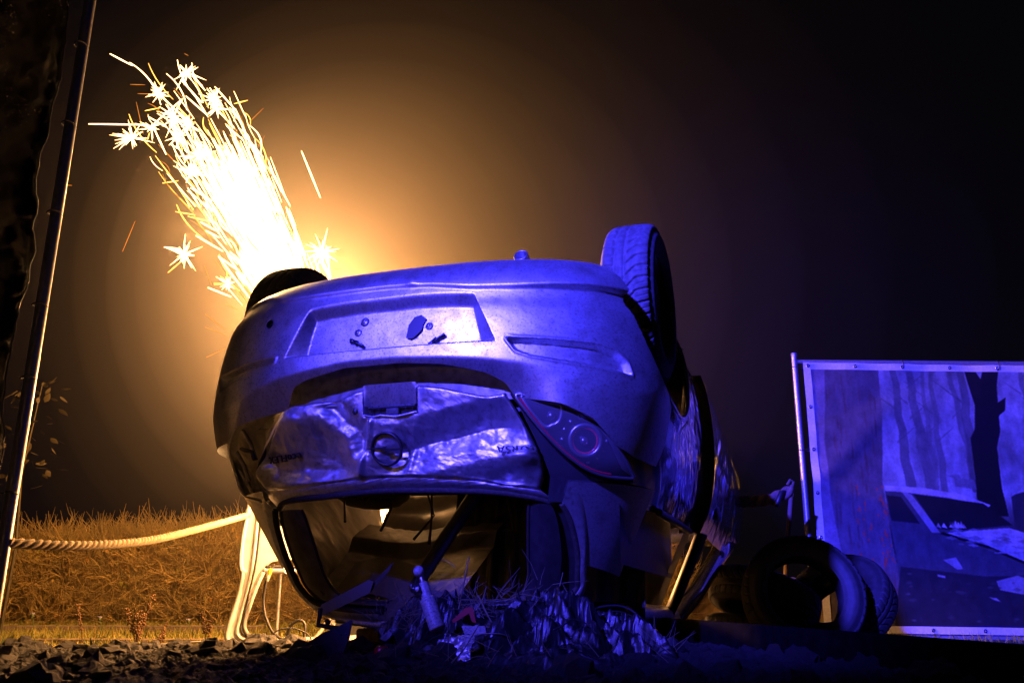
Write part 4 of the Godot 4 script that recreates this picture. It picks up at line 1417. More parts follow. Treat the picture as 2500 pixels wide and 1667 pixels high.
# single sparks: from, to, brightness class
const SPARKS := [
	[-2.635, 3.693, -4.895, -2.479, 3.608, -4.902, 0], [-2.735, 3.209, -4.948, -2.361, 3.213, -4.965, 0], [-2.358, 3.237, -5.050, -2.225, 3.008, -4.981, 0], [-1.308, 2.937, -4.805, -1.184, 2.646, -4.859, 0],
	[-1.533, 2.877, -4.904, -1.367, 2.591, -4.861, 0], [-2.043, 3.641, -5.198, -1.874, 3.446, -5.194, 0], [-2.255, 3.655, -5.135, -2.093, 3.475, -5.131, 0], [-2.173, 3.479, -5.056, -1.996, 3.304, -5.000, 0],
	[-2.404, 3.323, -5.054, -2.301, 3.279, -5.113, 0], [-2.174, 3.429, -5.009, -2.361, 3.268, -5.048, 0], [-1.852, 3.430, -5.069, -1.740, 3.413, -4.999, 1], [-2.040, 3.571, -5.103, -1.944, 3.440, -5.118, 0],
	[-2.198, 2.776, -4.921, -2.069, 2.755, -4.845, 1], [-2.193, 2.684, -5.146, -2.061, 2.659, -5.142, 1], [-2.084, 2.625, -5.088, -1.957, 2.613, -5.148, 1], [-1.961, 2.525, -5.086, -1.892, 2.505, -5.153, 0],
	[-1.968, 2.437, -4.958, -1.807, 2.351, -5.006, 0], [-1.815, 2.302, -4.978, -1.711, 2.236, -5.048, 0], [-1.931, 2.163, -5.152, -1.759, 2.079, -5.087, 0], [-2.110, 2.316, -4.854, -1.989, 2.286, -4.809, 0],
	[-2.211, 2.277, -5.186, -2.124, 2.357, -5.176, 1], [-2.456, 2.367, -5.051, -2.386, 2.561, -5.019, 2], [-1.911, 2.254, -5.003, -1.849, 2.121, -4.985, 2], [-2.498, 3.494, -4.940, -2.407, 3.500, -4.954, 2],
	[-2.488, 3.485, -5.034, -2.410, 3.521, -5.098, 2], [-2.442, 3.380, -5.073, -2.374, 3.444, -5.141, 1], [-2.543, 3.489, -5.143, -2.505, 3.295, -5.221, 2], [-1.757, 3.273, -5.069, -1.637, 3.364, -5.015, 2],
	[-1.687, 3.154, -5.144, -1.679, 3.276, -5.219, 2], [-2.118, 2.862, -5.162, -1.969, 2.773, -5.173, 0], [-2.014, 2.726, -5.086, -1.864, 2.613, -5.039, 0], [-1.273, 2.448, -5.133, -1.151, 2.231, -5.144, 0],
	[-2.794, 2.759, -4.914, -2.723, 2.722, -4.844, 2], [-2.184, 3.690, -5.142, -2.115, 3.625, -5.220, 0], [-2.227, 3.331, -4.835, -2.168, 3.285, -4.884, 0], [-1.748, 2.332, -4.964, -1.533, 2.138, -4.908, 0],
	[-1.934, 2.511, -4.918, -1.847, 2.471, -4.961, 0], [-1.919, 3.313, -5.149, -1.767, 3.161, -5.076, 0], [-1.760, 3.189, -5.046, -1.597, 2.985, -4.973, 0], [-2.259, 3.408, -5.087, -2.144, 3.301, -5.060, 0],
	[-1.977, 3.421, -5.152, -1.874, 3.320, -5.229, 0], [-2.195, 3.769, -5.002, -2.202, 3.808, -5.082, 2], [-1.810, 2.099, -4.924, -1.692, 2.086, -4.856, 1], [-1.820, 2.198, -5.040, -1.741, 2.131, -4.965, 1],
	[-2.302, 3.107, -4.879, -2.301, 3.049, -4.864, 1], [-1.891, 2.124, -5.044, -1.724, 2.046, -4.989, 0], [-1.763, 2.243, -4.817, -1.562, 1.985, -4.876, 0], [-1.847, 1.914, -4.926, -1.738, 1.835, -4.999, 2],
	[-1.926, 1.902, -5.159, -1.783, 1.846, -5.139, 2], [-1.834, 1.661, -4.984, -1.723, 1.718, -4.987, 2], [-1.864, 2.157, -5.058, -1.756, 2.158, -5.073, 1], [-1.766, 2.013, -5.024, -1.683, 1.974, -5.043, 2],
	[-1.242, 2.361, -5.176, -1.148, 2.205, -5.177, 0], [-1.156, 2.374, -4.972, -1.125, 2.175, -5.008, 0]]
# crackling stars: middle, reach
const STARS := [[-2.430, 3.094, -4.921, 0.10], [-2.136, 3.585, -4.940, 0.09], [-2.398, 3.549, -5.143, 0.07], [-2.216, 3.295, -5.006, 0.10], [-2.049, 2.334, -5.015, 0.10], [-1.148, 2.287, -4.853, 0.10], [-2.051, 2.868, -4.975, 0.09], [-1.954, 3.370, -5.024, 0.10], [-2.112, 3.069, -4.856, 0.08], [-1.765, 2.145, -5.035, 0.06], [-2.371, 3.237, -5.040, 0.08], [-2.060, 3.163, -4.868, 0.09], [-2.029, 3.032, -5.038, 0.10], [-1.958, 3.414, -4.990, 0.07]]


func build_fountain() -> void:
	var base := Vector3(JET_BASE.x, 0, JET_BASE.z)
	var root := thing("firework_fountain", "firework fountain throwing golden sparks up behind the car's left wheel", "firework", base)
	var up := (JET_TIP - JET_BASE).normalized()
	var side := up.cross(Vector3(0, 0, 1)).normalized()
	var depth := side.cross(up).normalized()
	var tube_body := part(root, "fountain_tube", tube([Vector3(0, 0.62, 0) - up * 0.24, Vector3(0, 0.62, 0) - up * 0.03], [0.035], 16), M.black_plastic)
	part(tube_body, "fountain_stand", tube([Vector3(0.1, 0.4, 0), Vector3(0.1, 0.0, 0)], [0.02], 10), M.black_plastic)
	part(tube_body, "fountain_foot", box(Vector3(0.3, 0.02, 0.3), 0.004, Vector3(0.1, 0.012, 0)), M.black_plastic)
	var white := spark_material(Color(1.0, 0.78, 0.50), 10.0)
	var gold := spark_material(Color(1.0, 0.70, 0.30), 5.0)
	var ember := spark_material(Color(1.0, 0.62, 0.18), 0.9)
	# curved streaks: unit length along y, bowed sideways; finer towards the tail
	var bowed := []
	for k in 3:
		var path := []
		var rad := []
		for j in 9:
			var f := j / 8.0
			path.append(Vector3([0.0, 9.0, -7.0][k] * 4.0 * f * (1.0 - f), f, [0.0, 5.0, 6.0][k] * f * (1.0 - f)))
			rad.append(0.25 + 0.75 * sin(PI * clampf(0.12 + 0.78 * f, 0, 1)))
		bowed.append(lathe_path(path, rad))
	# single sparks that can be picked out
	for s in SPARKS:
		var a := Vector3(s[0], s[1], s[2]) - base
		var b := Vector3(s[3], s[4], s[5]) - base
		var o := part(root, "spark", bowed[0], [white, gold, ember][s[6]])
		o.transform = Transform3D(streak_basis(b - a, a.distance_to(b), [0.0045, 0.003, 0.0018][s[6]]), a)
	for k in 235:
		var d := lerpf(1.5, 3.1, pow(rng.randf(), 0.9))
		var ang := rng.randfn(0.0, 0.055)
		if rng.randf() < 0.34:
			ang = rng.randf_range(0.05, 0.21) * (1.25 - d * 0.2)
		ang = maxf(ang, -0.07)
		var tilt := rng.randfn(0.0, 0.06)
		var dir := (up - side * ang + depth * tilt).normalized()
		var bend := (dir - side * rng.randf_range(-0.02, 0.2) * rng.randf() + depth * rng.randf_range(-0.1, 0.1)).normalized()
		var pick := rng.randf()
		var o := part(root, "spark", bowed[rng.randi() % 3], white if pick < 0.6 else gold if pick < 0.88 else ember)
		var thin := rng.randf_range(0.0014, 0.0038)
		o.transform = Transform3D(streak_basis(bend, rng.randf_range(0.07, 0.34), thin), Vector3(0, JET_BASE.y, 0) + dir * d)
	# the dense heart of the jet
	var places := []
	for k in 2600:
		var d := lerpf(0.15, 2.55, pow(rng.randf(), 1.1))
		var w := 0.036 if d > 1.9 else 0.046
		var ang := rng.randfn(0.012, w)
		var dir := (up - side * ang + depth * rng.randfn(0.0, 0.04)).normalized()
		places.append([Transform3D(streak_basis(dir, rng.randf_range(0.10, 0.34), rng.randf_range(0.0018, 0.0048) * (1.2 if d < 1.9 else 0.85)), Vector3(0, JET_BASE.y, 0) + dir * d), Color.WHITE])
	scatter(root, "spark_core", bowed[0], white, places)
	# crackling stars at the ends of some sparks
	for k in STARS.size():
		var s: Array = STARS[k]
		var v := PackedVector3Array()
		var idx := PackedInt32Array()
		var drift := Vector3(rng.randfn(), rng.randfn(), rng.randfn()) * 0.5
		for j in 24 + rng.randi() % 20:
			var dir := (Vector3(rng.randfn(), rng.randfn(), rng.randfn()).normalized() + drift * 0.4).normalized()
			var l: float = s[3] * lerpf(0.3, 1.35, pow(rng.randf(), 1.2))
			var side_step := Vector3(rng.randfn(), rng.randfn() - 0.6, rng.randfn()) * 0.1 * l
			add_tube(v, idx, [dir * 0.002, dir * l * 0.5 + side_step * 0.3, dir * l + side_step], [rng.randf_range(0.0035, 0.0058), 0.0034, 0.0007], 4)
		var o := part(root, "starburst", finish(v, idx), white)
		o.position = Vector3(s[0], s[1], s[2]) - base


func lathe_path(path: Array, rad: Array) -> ArrayMesh:
	# a round streak whose sections lie across y, so that it can be stretched
	var v := PackedVector3Array()
	var idx := PackedInt32Array()
	for k in path.size():
		for i in 6:
			var t := TAU * i / 6.0
			v.append(path[k] + Vector3(cos(t), 0, sin(t)) * rad[k])
	for k in path.size() - 1:
		for i in 6:
			var a := k * 6 + i
			var b := k * 6 + (i + 1) % 6
			idx.append_array([a, b, a + 6, b, b + 6, a + 6])
	return finish(v, idx)


func build_smoke() -> void:
	# real smoke in drifting puffs, thicker by the jet and carried to the right; lit only by the sparks
	var puffs := []
	var labels := ["dense bright smoke in the heart of the spark jet", "bright smoke wrapped round the spark jet", "bright smoke hugging the spark jet", "golden smoke close to the spark jet", "golden smoke rolling off the spark jet", "golden smoke just right of the spark jet", "thick golden brown smoke over the car's left wheel", "thick brown smoke drifting over the upturned car", "brown smoke above the middle of the upturned car", "wide brown smoke above the upturned car", "thin smoke spreading behind the car", "thin smoke cloud above the right wheel", "faint warm haze behind the car", "faintest haze reaching towards the banner"]
	for k in labels.size():
		var s := 1.0 * pow(1.193, k)
		var d := 0.017 if k < 9 else 0.017 * exp(-(k - 8) * 0.62)
		puffs.append([Vector3(-1.42 + 0.13 * s, 2.25 + 0.08 * s, -5.25 - 0.2 * s), Vector3(s, s * lerpf(1.8, 0.95, minf(1.0, k / 7.0)), s * 0.72), d, 27.0 - 2.0 * k])
	for k in puffs.size():
		var f := FogVolume.new()
		f.name = numbered("smoke")
		f.shape = RenderingServer.FOG_VOLUME_SHAPE_ELLIPSOID
		f.size = puffs[k][1]
		f.position = puffs[k][0]
		f.rotation_degrees = Vector3(0, 0, puffs[k][3])
		var m := FogMaterial.new()
		m.density = puffs[k][2]
		m.albedo = Color(0.9, 0.88, 0.85)
		f.material = m
		add_child(f)
		tag(f, labels[k], "smoke", "smoke around the firework")
		f.set_meta("kind", "stuff")


# ---------------------------------------------------------------- printed banner on a fence frame

var paper: Image


func paint(pts: Array, c: Color, soft := 1.0) -> void:
	# fills an outline given in metres on the banner
	var w := paper.get_width()
	var h := paper.get_height()
	var p := PackedVector2Array()
	var lo := 1e9
	var hi := -1e9
	for q in pts:
		var m: float = q[0] if q[0] < 0.5 else 0.5 + (q[0] - 0.5) * 0.83
		var x := Vector2(m / 3.3 * w, (1.86 - q[1]) / 1.86 * h)
		p.append(x)
		lo = minf(lo, x.y)
		hi = maxf(hi, x.y)
	for y in range(maxi(0, int(lo)), mini(h - 1, int(hi)) + 1):
		var xs := []
		for i in p.size():
			var a := p[i]
			var b := p[(i + 1) % p.size()]
			if (a.y > y + 0.5) != (b.y > y + 0.5):
				xs.append(a.x + (y + 0.5 - a.y) / (b.y - a.y) * (b.x - a.x))
		xs.sort()
		for k in range(0, xs.size() - 1, 2):
			var x0 := maxi(0, int(roundf(xs[k])))
			var x1 := mini(w, int(roundf(xs[k + 1])))
			if x1 <= x0:
				continue
			if soft >= 1.0:
				paper.fill_rect(Rect2i(x0, y, x1 - x0, 1), c)
			else:
				for x in range(x0, x1):
					paper.set_pixel(x, y, paper.get_pixel(x, y).lerp(c, soft))


func build_banner() -> void:
	paper = Image.create(1024, 576, false, Image.FORMAT_RGB8)
	# misty wood, darker towards the ground of the picture
	var mist := FastNoiseLite.new()
	mist.seed = 4
	mist.frequency = 0.012
	mist.fractal_octaves = 4
	for y in 576:
		var f := y / 576.0
		for x in 1024:
			var n := mist.get_noise_2d(x * 1.0, y * 0.6)
			var l := lerpf(0.62, 0.70, f) if f < 0.45 else lerpf(0.70, 0.12, smoothstep(0.45, 0.72, f))
			l = clampf(l * (0.82 + 0.3 * n), 0.02, 1.0)
			paper.set_pixel(x, y, Color(l * 0.95, l * 0.98, l))
	# far trunks
	var far := [[0.60, 0.09, 0.30, 0.02], [0.73, 0.10, 0.33, 0.06], [0.86, 0.05, 0.36, 0.0], [0.94, 0.06, 0.34, -0.02], [1.10, 0.07, 0.35, 0.10], [1.20, 0.10, 0.30, -0.03], [1.72, 0.06, 0.36, 0.05], [1.86, 0.1, 0.33, -0.04], [2.1, 0.08, 0.34, 0.03], [2.4, 0.12, 0.3, 0.0], [2.8, 0.1, 0.32, 0.05]]
	for t in far:
		var c := Color(t[2], t[2] * 1.02, t[2] * 1.05)
		var b: Array = []
		for k in 9:
			var y := lerpf(1.86, 0.95, k / 8.0)
			b.append([t[0] + t[3] * (k / 8.0) + 0.012 * sin(k * 2.0 + t[0] * 9.0), y])
		for k in range(8, -1, -1):
			b.append([b[k][0] + t[1] * (0.6 + 0.05 * k), b[k][1]])
		paint(b, c, 0.75)
		for k in 3:
			var y := 1.8 - 0.2 * k - 0.1 * sin(t[0] * 20.0 + k)
			var g := 1.0 if k % 2 == 0 else -1.0
			paint([[t[0], y], [t[0] + 0.16 * g, y + 0.12], [t[0] + 0.162 * g, y + 0.127], [t[0], y + 0.022]], c, 0.6)
	# near trunk on the left, charred, with embers along its edge
	paint([[-0.1, 1.9], [0.50, 1.9], [0.49, 1.55], [0.47, 1.25], [0.44, 1.0], [0.46, 0.6], [0.5, 0.2], [0.54, -0.1], [-0.1, -0.1]], Color(0.36, 0.33, 0.34))
	paint([[-0.1, 1.9], [0.11, 1.9], [0.08, 1.55], [0.06, 1.3], [0.07, 0.9], [0.11, 0.5], [0.03, 0.25], [-0.1, 0.1]], Color(0.50, 0.46, 0.48))
	for k in 70:
		var x := rng.randf_range(0.1, 0.46)
		var y := rng.randf_range(0.1, 1.85)
		var l := rng.randf_range(0.05, 0.25)
		var b := rng.randf_range(0.26, 0.40)
		paint([[x, y], [x + 0.008, y - l * 0.5], [x, y - l], [x - 0.006, y - l * 0.5]], Color(b, b * 0.72, b * 0.68), 0.6)
	for k in 46:
		var x := 0.42 + rng.randfn(0, 0.025)
		var y := rng.randf_range(0.45, 1.0)
		if k % 3 == 0:
			x = 0.30 + rng.randfn(0, 0.03)
		var l := rng.randf_range(0.015, 0.07)
		paint([[x, y], [x + 0.008, y - l * 0.4], [x + 0.003, y - l], [x - 0.006, y - l * 0.5]], Color(0.95, 0.30, 0.14), 0.55)
	# dark forked tree
	paint([[1.25, 1.9], [1.33, 1.9], [1.39, 1.80], [1.43, 1.9], [1.56, 1.9], [1.52, 1.75], [1.51, 1.62], [1.58, 1.66], [1.56, 1.56], [1.50, 1.52], [1.49, 1.40], [1.44, 1.28], [1.43, 1.0], [1.46, 0.78], [1.20, 0.78], [1.22, 1.05], [1.23, 1.35], [1.28, 1.42], [1.31, 1.6], [1.28, 1.75]], Color(0.09, 0.09, 0.10))
	# wreck: body, roof, windscreen, bonnet
	var dark := Color(0.26, 0.27, 0.29)
	var pale := Color(0.66, 0.66, 0.67)
	paint([[0.45, 0.95], [0.72, 0.95], [1.12, 0.88], [1.45, 0.70], [1.95, 0.55], [2.0, 0.0], [0.5, 0.0]], dark)
	paint([[0.45, 0.99], [0.75, 0.98], [1.10, 0.93], [1.32, 0.86], [1.30, 0.845], [1.05, 0.90], [0.70, 0.935], [0.45, 0.955]], pale)
	paint([[0.68, 0.93], [1.26, 0.87], [1.48, 0.72], [0.98, 0.675], [0.84, 0.69]], Color(0.10, 0.11, 0.12))
	paint([[0.58, 0.95], [0.66, 0.93], [0.86, 0.66], [0.79, 0.66]], Color(0.52, 0.52, 0.54))
	paint([[0.46, 0.92], [0.57, 0.91], [0.70, 0.72], [0.47, 0.74]], Color(0.12, 0.12, 0.13))
	paint([[0.86, 0.655], [1.45, 0.70], [1.80, 0.61], [2.05, 0.5], [1.95, 0.40], [1.60, 0.44], [1.25, 0.56]], pale)
	paint([[0.86, 0.65], [1.25, 0.555], [1.60, 0.425], [1.60, 0.445], [1.25, 0.575], [0.88, 0.665]], Color(0.08, 0.08, 0.09))
	for k in 60:
		var x := rng.randf_range(0.95, 1.9)
		var y := 0.66 - (x - 0.9) * 0.13 + rng.randfn(0, 0.035)
		var g := rng.randf_range(0.25, 0.8)
		var r := rng.randf_range(0.01, 0.045)
		paint([[x - r * 1.6, y], [x, y + r * 0.4], [x + r * 1.5, y - r * 0.2], [x, y - r * 0.4]], grey(g), 0.5)
	for k in 12:
		var x := rng.randf_range(0.82, 1.05)
		paint([[x, 0.70], [x + 0.02, 0.72 + 0.03 * rng.randf()], [x + 0.045, 0.69]], grey(rng.randf_range(0.5, 0.85)), 0.9)
	# second and third wrecks behind
	paint([[1.5, 0.92], [1.58, 0.96], [1.75, 0.96], [2.3, 0.9], [2.5, 0.75], [2.4, 0.6], [1.7, 0.62], [1.5, 0.7]], Color(0.2, 0.21, 0.22))
	paint([[1.50, 0.93], [1.60, 0.975], [1.80, 0.97], [2.3, 0.91], [2.3, 0.89], [1.78, 0.95], [1.60, 0.955]], Color(0.6, 0.6, 0.62))
	paint([[1.66, 0.95], [1.69, 0.95], [1.71, 0.86], [2.0, 0.8], [2.4, 0.72], [2.1, 0.72], [1.75, 0.8], [1.69, 0.84]], Color(0.62, 0.62, 0.64))
	paint([[0.98, 1.07], [1.08, 1.08], [1.10, 1.05], [1.20, 1.04], [1.22, 0.97], [1.04, 0.99], [1.04, 1.05]], Color(0.42, 0.43, 0.45))
	# ground of the picture: dark, strewn with pale bits
	paint([[0.5, 0.42], [1.2, 0.36], [2.0, 0.38], [3.4, 0.45], [3.4, -0.1], [0.4, -0.1]], Color(0.14, 0.14, 0.15), 0.85)
	for q in [[[0.86, 0.47], [0.97, 0.49], [1.02, 0.41], [0.97, 0.405]], [[1.28, 0.33], [1.46, 0.37], [1.62, 0.33], [1.62, 0.22], [1.3, 0.27]], [[1.2, 0.22], [1.26, 0.215], [1.29, 0.19], [1.24, 0.2]], [[1.30, 0.53], [1.62, 0.54], [1.62, 0.525], [1.3, 0.52]], [[0.8, 0.37], [0.86, 0.36], [0.86, 0.345], [0.8, 0.355]]]:
		paint(q, Color(0.6, 0.6, 0.6), 0.85)
	for k in 130:
		var x := rng.randf_range(0.5, 3.2)
		var y := rng.randf_range(0.02, 0.42)
		var r := rng.randf_range(0.008, 0.04)
		paint([[x - r, y], [x, y + r * 0.4], [x + r * 1.3, y + r * 0.1], [x + r * 0.2, y - r * 0.3]], grey(rng.randf_range(0.12, 0.36)), 0.7)
	paint([[1.60, 0.68], [1.66, 0.70], [1.68, 0.66], [1.6, 0.655]], Color(0.75, 0.12, 0.1))
	# the print is soft
	paper.resize(460, 259, Image.INTERPOLATE_LANCZOS)
	paper.resize(1024, 576, Image.INTERPOLATE_CUBIC)
	# printing grain
	for y in 576:
		for x in 1024:
			var g := 1.0 + 0.10 * mist.get_noise_2d(x * 9.0, y * 9.0) + 0.16 * mist.get_noise_2d(x * 3.0 + 900.0, y * 2.2) + 0.08 * mist.get_noise_2d(x * 5.0 + 300.0, y * 0.8)
			var c := paper.get_pixel(x, y)
			paper.set_pixel(x, y, Color(c.r * g, c.g * g, c.b * g))
	var tex := ImageTexture.create_from_image(paper)
	var print_m := mat_plain(Color.WHITE, 0.42)
	print_m.albedo_texture = tex
	print_m.albedo_color = Color(0.95, 0.95, 0.95)

	var root := thing("banner_fence", "printed vinyl banner of a misty wreck yard on a steel frame", "banner", Vector3(2.047, 0, -6.1))
	root.rotation_degrees = Vector3(0, -1.0, -0.75)
	var wave := func(x: float, y: float) -> float:
		return 0.014 * sin(x * 2.3 + y * 1.1) + 0.007 * sin(y * 5.0 - x * 3.0) + 0.005 * sin(x * 18.2 + 0.6) * exp(-absf(y - 1.9) / 0.12) + 0.004 * wob.get_noise_2d(x * 3.0, y * 6.0) + 0.022 * exp(-pow((y - 1.25 - (x - 0.3) * 0.9) / 0.10, 2.0)) * smoothstep(0.9, 0.2, x) + 0.012
	part(root, "printed_sheet", grid(90, 60, func(a: float, b: float) -> Vector3:
		var x := lerpf(0.10, 3.40, a)
		var y := lerpf(0.075, 1.865, b)
		return Vector3(x, y, wave.call(x, y))), print_m)
	var hem := textured(mat_plain(Color(0.7, 0.7, 0.7), 0.45), noise_tex(50, 0.05, [[0.0, lin(0.55, 0.55, 0.56)], [1.0, lin(0.74, 0.74, 0.75)]], 256), null, null, 3.0)
	part(root, "hem", grid(90, 2, func(a: float, b: float) -> Vector3:
		var x := lerpf(0.05, 3.45, a)
		var y := lerpf(1.862, 1.912, b)
		return Vector3(x, y, wave.call(x, y) + 0.003)), hem)
	part(root, "hem", grid(90, 2, func(a: float, b: float) -> Vector3:
		var x := lerpf(0.05, 3.45, a)
		var y := lerpf(0.045, 0.092, b)
		return Vector3(x, y, wave.call(x, y) + 0.003)), hem)
	for e in [0.05, 3.395]:
		part(root, "hem", grid(2, 60, func(a: float, b: float) -> Vector3:
			var x: float = e + 0.052 * a
			var y := lerpf(0.045, 1.912, b)
			return Vector3(x, y, wave.call(x, y) + 0.0045)), hem)
	for x in [0.0, 3.5]:
		var pole := part(root, "pole", tube([Vector3(x, 0, 0), Vector3(x, 1.985, 0)], [0.021], 16), M.galvanised)
		part(pole, "pole_cap", lathe([Vector2(0.0, 0.006), Vector2(0.019, 0.005), Vector2(0.0225, 0.0), Vector2(0.0225, -0.02)], 16), M.galvanised).position = Vector3(x, 1.985, 0)
	part(root, "rail", tube([Vector3(0, 1.925, 0), Vector3(3.5, 1.925, 0)], [0.016], 12), M.galvanised)
	part(root, "rail", tube([Vector3(0, 0.02, 0), Vector3(3.5, 0.02, 0)], [0.018], 12), M.galvanised)
	var ring := lathe([Vector2(0.004, 0.0), Vector2(0.006, 0.004), Vector2(0.011, 0.004), Vector2(0.014, 0.0)], 16, Vector3(PI / 2, 0, 0))
	var spots := []
	for k in 10:
		spots.append(Vector2(0.085 + 0.345 * k, 1.887))
		spots.append(Vector2(0.085 + 0.345 * k, 0.068))
	for k in 5:
		spots.append(Vector2(0.078, 1.887 - 0.305 * (k + 1)))
	for s in spots:
		var o := part(root, "eyelet", ring, M.chrome)
		o.position = Vector3(s.x, s.y, wave.call(s.x, s.y) + 0.006)
	for t in [[Vector2(0.085, 1.887), true], [Vector2(0.775, 1.887), false], [Vector2(0.078, 1.277), true], [Vector2(0.078, 0.667), true], [Vector2(0.775, 0.068), false], [Vector2(1.465, 1.887), false]]:
		var p: Vector2 = t[0]
		var path := []
		for k in 20:
			var u := TAU * k / 20.0
			if t[1]:
				path.append(Vector3(p.x * 0.5 - 0.012 + cos(u) * (p.x * 0.5 + 0.012), p.y + 0.006 * sin(u * 2.0), 0.004 + sin(u) * 0.026))
			else:
				var top := 1.925 if p.y > 1 else 0.02
				path.append(Vector3(p.x + 0.004 * sin(u), (p.y + top) * 0.5 + cos(u) * (absf(top - p.y) * 0.5 + 0.017), 0.004 + sin(u) * 0.026))
		part(root, "cable_tie", tube(path, [0.0028], 5, true), M.black_plastic)


# ---------------------------------------------------------------- net fence on the left

func build_net() -> void:
	var root := thing("net_fence", "black debris netting tied to a tall steel pole at the left", "fence", Vector3(-1.70, ground_y(-1.7, -2.95), -2.95))
	root.rotation_degrees.y = -5
	part(root, "pole", tube([Vector3(0, 0, 0), Vector3(0, 3.3, 0)], [0.021], 20), M.galvanised)
	part(root, "pole", tube([Vector3(-0.02, 0, 0.92), Vector3(-0.02, 3.3, 0.92)], [0.021], 12), M.galvanised)
	var net := textured(mat_plain(Color(0.008, 0.008, 0.008), 0.5), noise_tex(55, 0.08, [[0.0, lin(0.002, 0.002, 0.002)], [1.0, lin(0.005, 0.005, 0.005)]], 256), null, noise_tex(56, 0.15, [], 256), 8.0, 0.3)
	net.metallic_specular = 0.08
	var fold := func(y: float, z: float) -> float:
		return -0.035 + 0.022 * sin(y * 3.1 + z * 2.0) * smoothstep(0.0, 0.25, z) + 0.018 * wob.get_noise_2d(y * 2.6, z * 3.0) + 0.01 * wob.get_noise_2d(y * 9.0, z * 7.0)
	var edge := func(y: float) -> float:
		return 0.03 + 0.06 * absf(sin(y * 4.2 + 0.4)) + 0.02 * wob.get_noise_2d(y * 4.0, 1.0)
	part(root, "netting", grid(60, 160, func(a: float, b: float) -> Vector3:
		var y := lerpf(0.1, 3.25, b)
		var z := lerpf(edge.call(y), 0.9, a)
		return Vector3(fold.call(y, z), y, z)), net)
	# knots and stray threads of the weave that stand proud of the sheet
	var thread := mat_plain(Color(0.03, 0.028, 0.025), 0.25)
	var places := []
	for k in 5200:
		var y := rng.randf_range(0.15, 3.2)
		var z: float = edge.call(y) + 0.8 * rng.randf()
		if wob.get_noise_2d(y * 3.0 + 50.0, z * 4.0) < 0.12 + 0.25 * rng.randf():
			continue
		places.append([Transform3D(Basis.from_euler(Vector3(rng.randf() * TAU, rng.randf() * TAU, 0)).scaled(Vector3(1, 1, 2.5) * rng.randf_range(0.0007, 0.0018)), Vector3(fold.call(y, z) + 0.003, y, z)), Color.WHITE])
	scatter(root, "knots", lump(Vector3.ONE, 0.1, 0.1, 2, 4), thread, places)
	var rim := []
	for j in 120:
		var y := lerpf(0.12, 3.22, j / 119.0)
		var z: float = edge.call(y)
		rim.append(Vector3(fold.call(y, z) + 0.004, y, z))
	part(root, "edge_cord", tube(rim, [0.0025], 6), thread)
	for y in [0.55, 0.95, 1.22, 1.58, 1.95, 2.3, 2.62]:
		var path := []
		for k in 16:
			var u := TAU * k / 16.0
			path.append(Vector3(-0.002 + 0.0235 * cos(u), y + 0.004 * sin(u * 2), 0.008 + 0.031 * sin(u)))
		part(root, "cable_tie", tube(path, [0.0026], 5, true), M.black_plastic)


# ---------------------------------------------------------------- ropes

func rope_mesh(pts: Array, r: float, lay: float) -> ArrayMesh:
	var c := Curve3D.new()
	for k in pts.size():
		var a: Vector3 = pts[maxi(k - 1, 0)]
		var b: Vector3 = pts[mini(k + 1, pts.size() - 1)]
		c.add_point(pts[k], (a - b) / 6.0, (b - a) / 6.0)
	var l := c.get_baked_length()
	var n := int(l / (lay / 42.0))
	return grid(n, 24, func(a: float, b: float) -> Vector3:
		var s := a * l
		var p := c.sample_baked(s, true)
		var d := (c.sample_baked(minf(s + 0.01, l), true) - c.sample_baked(maxf(s - 0.01, 0.0), true)).normalized()
		var x := d.cross(Vector3.UP).normalized()
		var y := x.cross(d)
		var t := (b if b < 1.0 else 0.0) * TAU
		var q := r * (0.62 + 0.42 * pow(absf(cos((t * 3.0 - s / lay * TAU * 3.0) * 0.5)), 0.6))
		return p + (x * cos(t) + y * sin(t)) * q)


func build_ropes() -> void:
	var pts := [Vector3(-1.69, 0.475, -2.95), Vector3(-1.615, 0.478, -3.2), Vector3(-1.585, 0.497, -3.5), Vector3(-1.59, 0.535, -3.9), Vector3(-1.60, 0.592, -4.3), Vector3(-1.59, 0.675, -4.8), Vector3(-1.57, 0.765, -5.3), Vector3(-1.52, 0.86, -5.75)]
	single("barrier_rope", rope_mesh(pts, 0.0175, 0.11), M.rope, "thick cream twisted rope sagging from the net pole towards the hedge", "rope")
	var post := thing("rope_post", "thin steel post behind the open door holding the cream rope", "post", Vector3(-1.5, 0, -5.77), "rope posts")
	part(post, "rod", tube([Vector3.ZERO, Vector3(0, 0.92, 0)], [0.012], 10), M.galvanised)
	part(post, "eye", tube(circle(0.03, 14), [0.005], 6, true), M.galvanised).position = Vector3(0, 0.88, 0)
	var pts2 := [Vector3(0.9, 0.98, -5.75), Vector3(1.25, 0.87, -5.65), Vector3(1.48, 0.862, -5.6), Vector3(1.68, 0.885, -5.6), Vector3(1.80, 0.935, -5.6)]
	single("barrier_rope", rope_mesh(pts2, 0.038, 0.2), M.brown_rope, "brown rope sagging between the wreck and the banner frame", "rope")
	var post2 := thing("rope_post", "thin brown rod beside the banner's left pole holding brown rope", "post", Vector3(1.775, 0, -5.6), "rope posts")
	part(post2, "rod", tube([Vector3(-0.12, 0, 0), Vector3(0.035, 0.97, 0)], [0.014], 10), M.brown_rope)
	part(post2, "hook", tube([Vector3(0.035, 0.95, 0), Vector3(0.045, 0.99, 0.01), Vector3(0.02, 1.0, 0.02), Vector3(0.0, 0.97, 0.02)], [0.009], 8), M.brown_rope)
	part(post2, "band", tube([Vector3(-0.09, 0.83, 0.03), Vector3(-0.05, 0.92, 0.05), Vector3(0.0, 0.93, 0.0)], [0.02, 0.016, 0.012], 8), M.black_plastic)


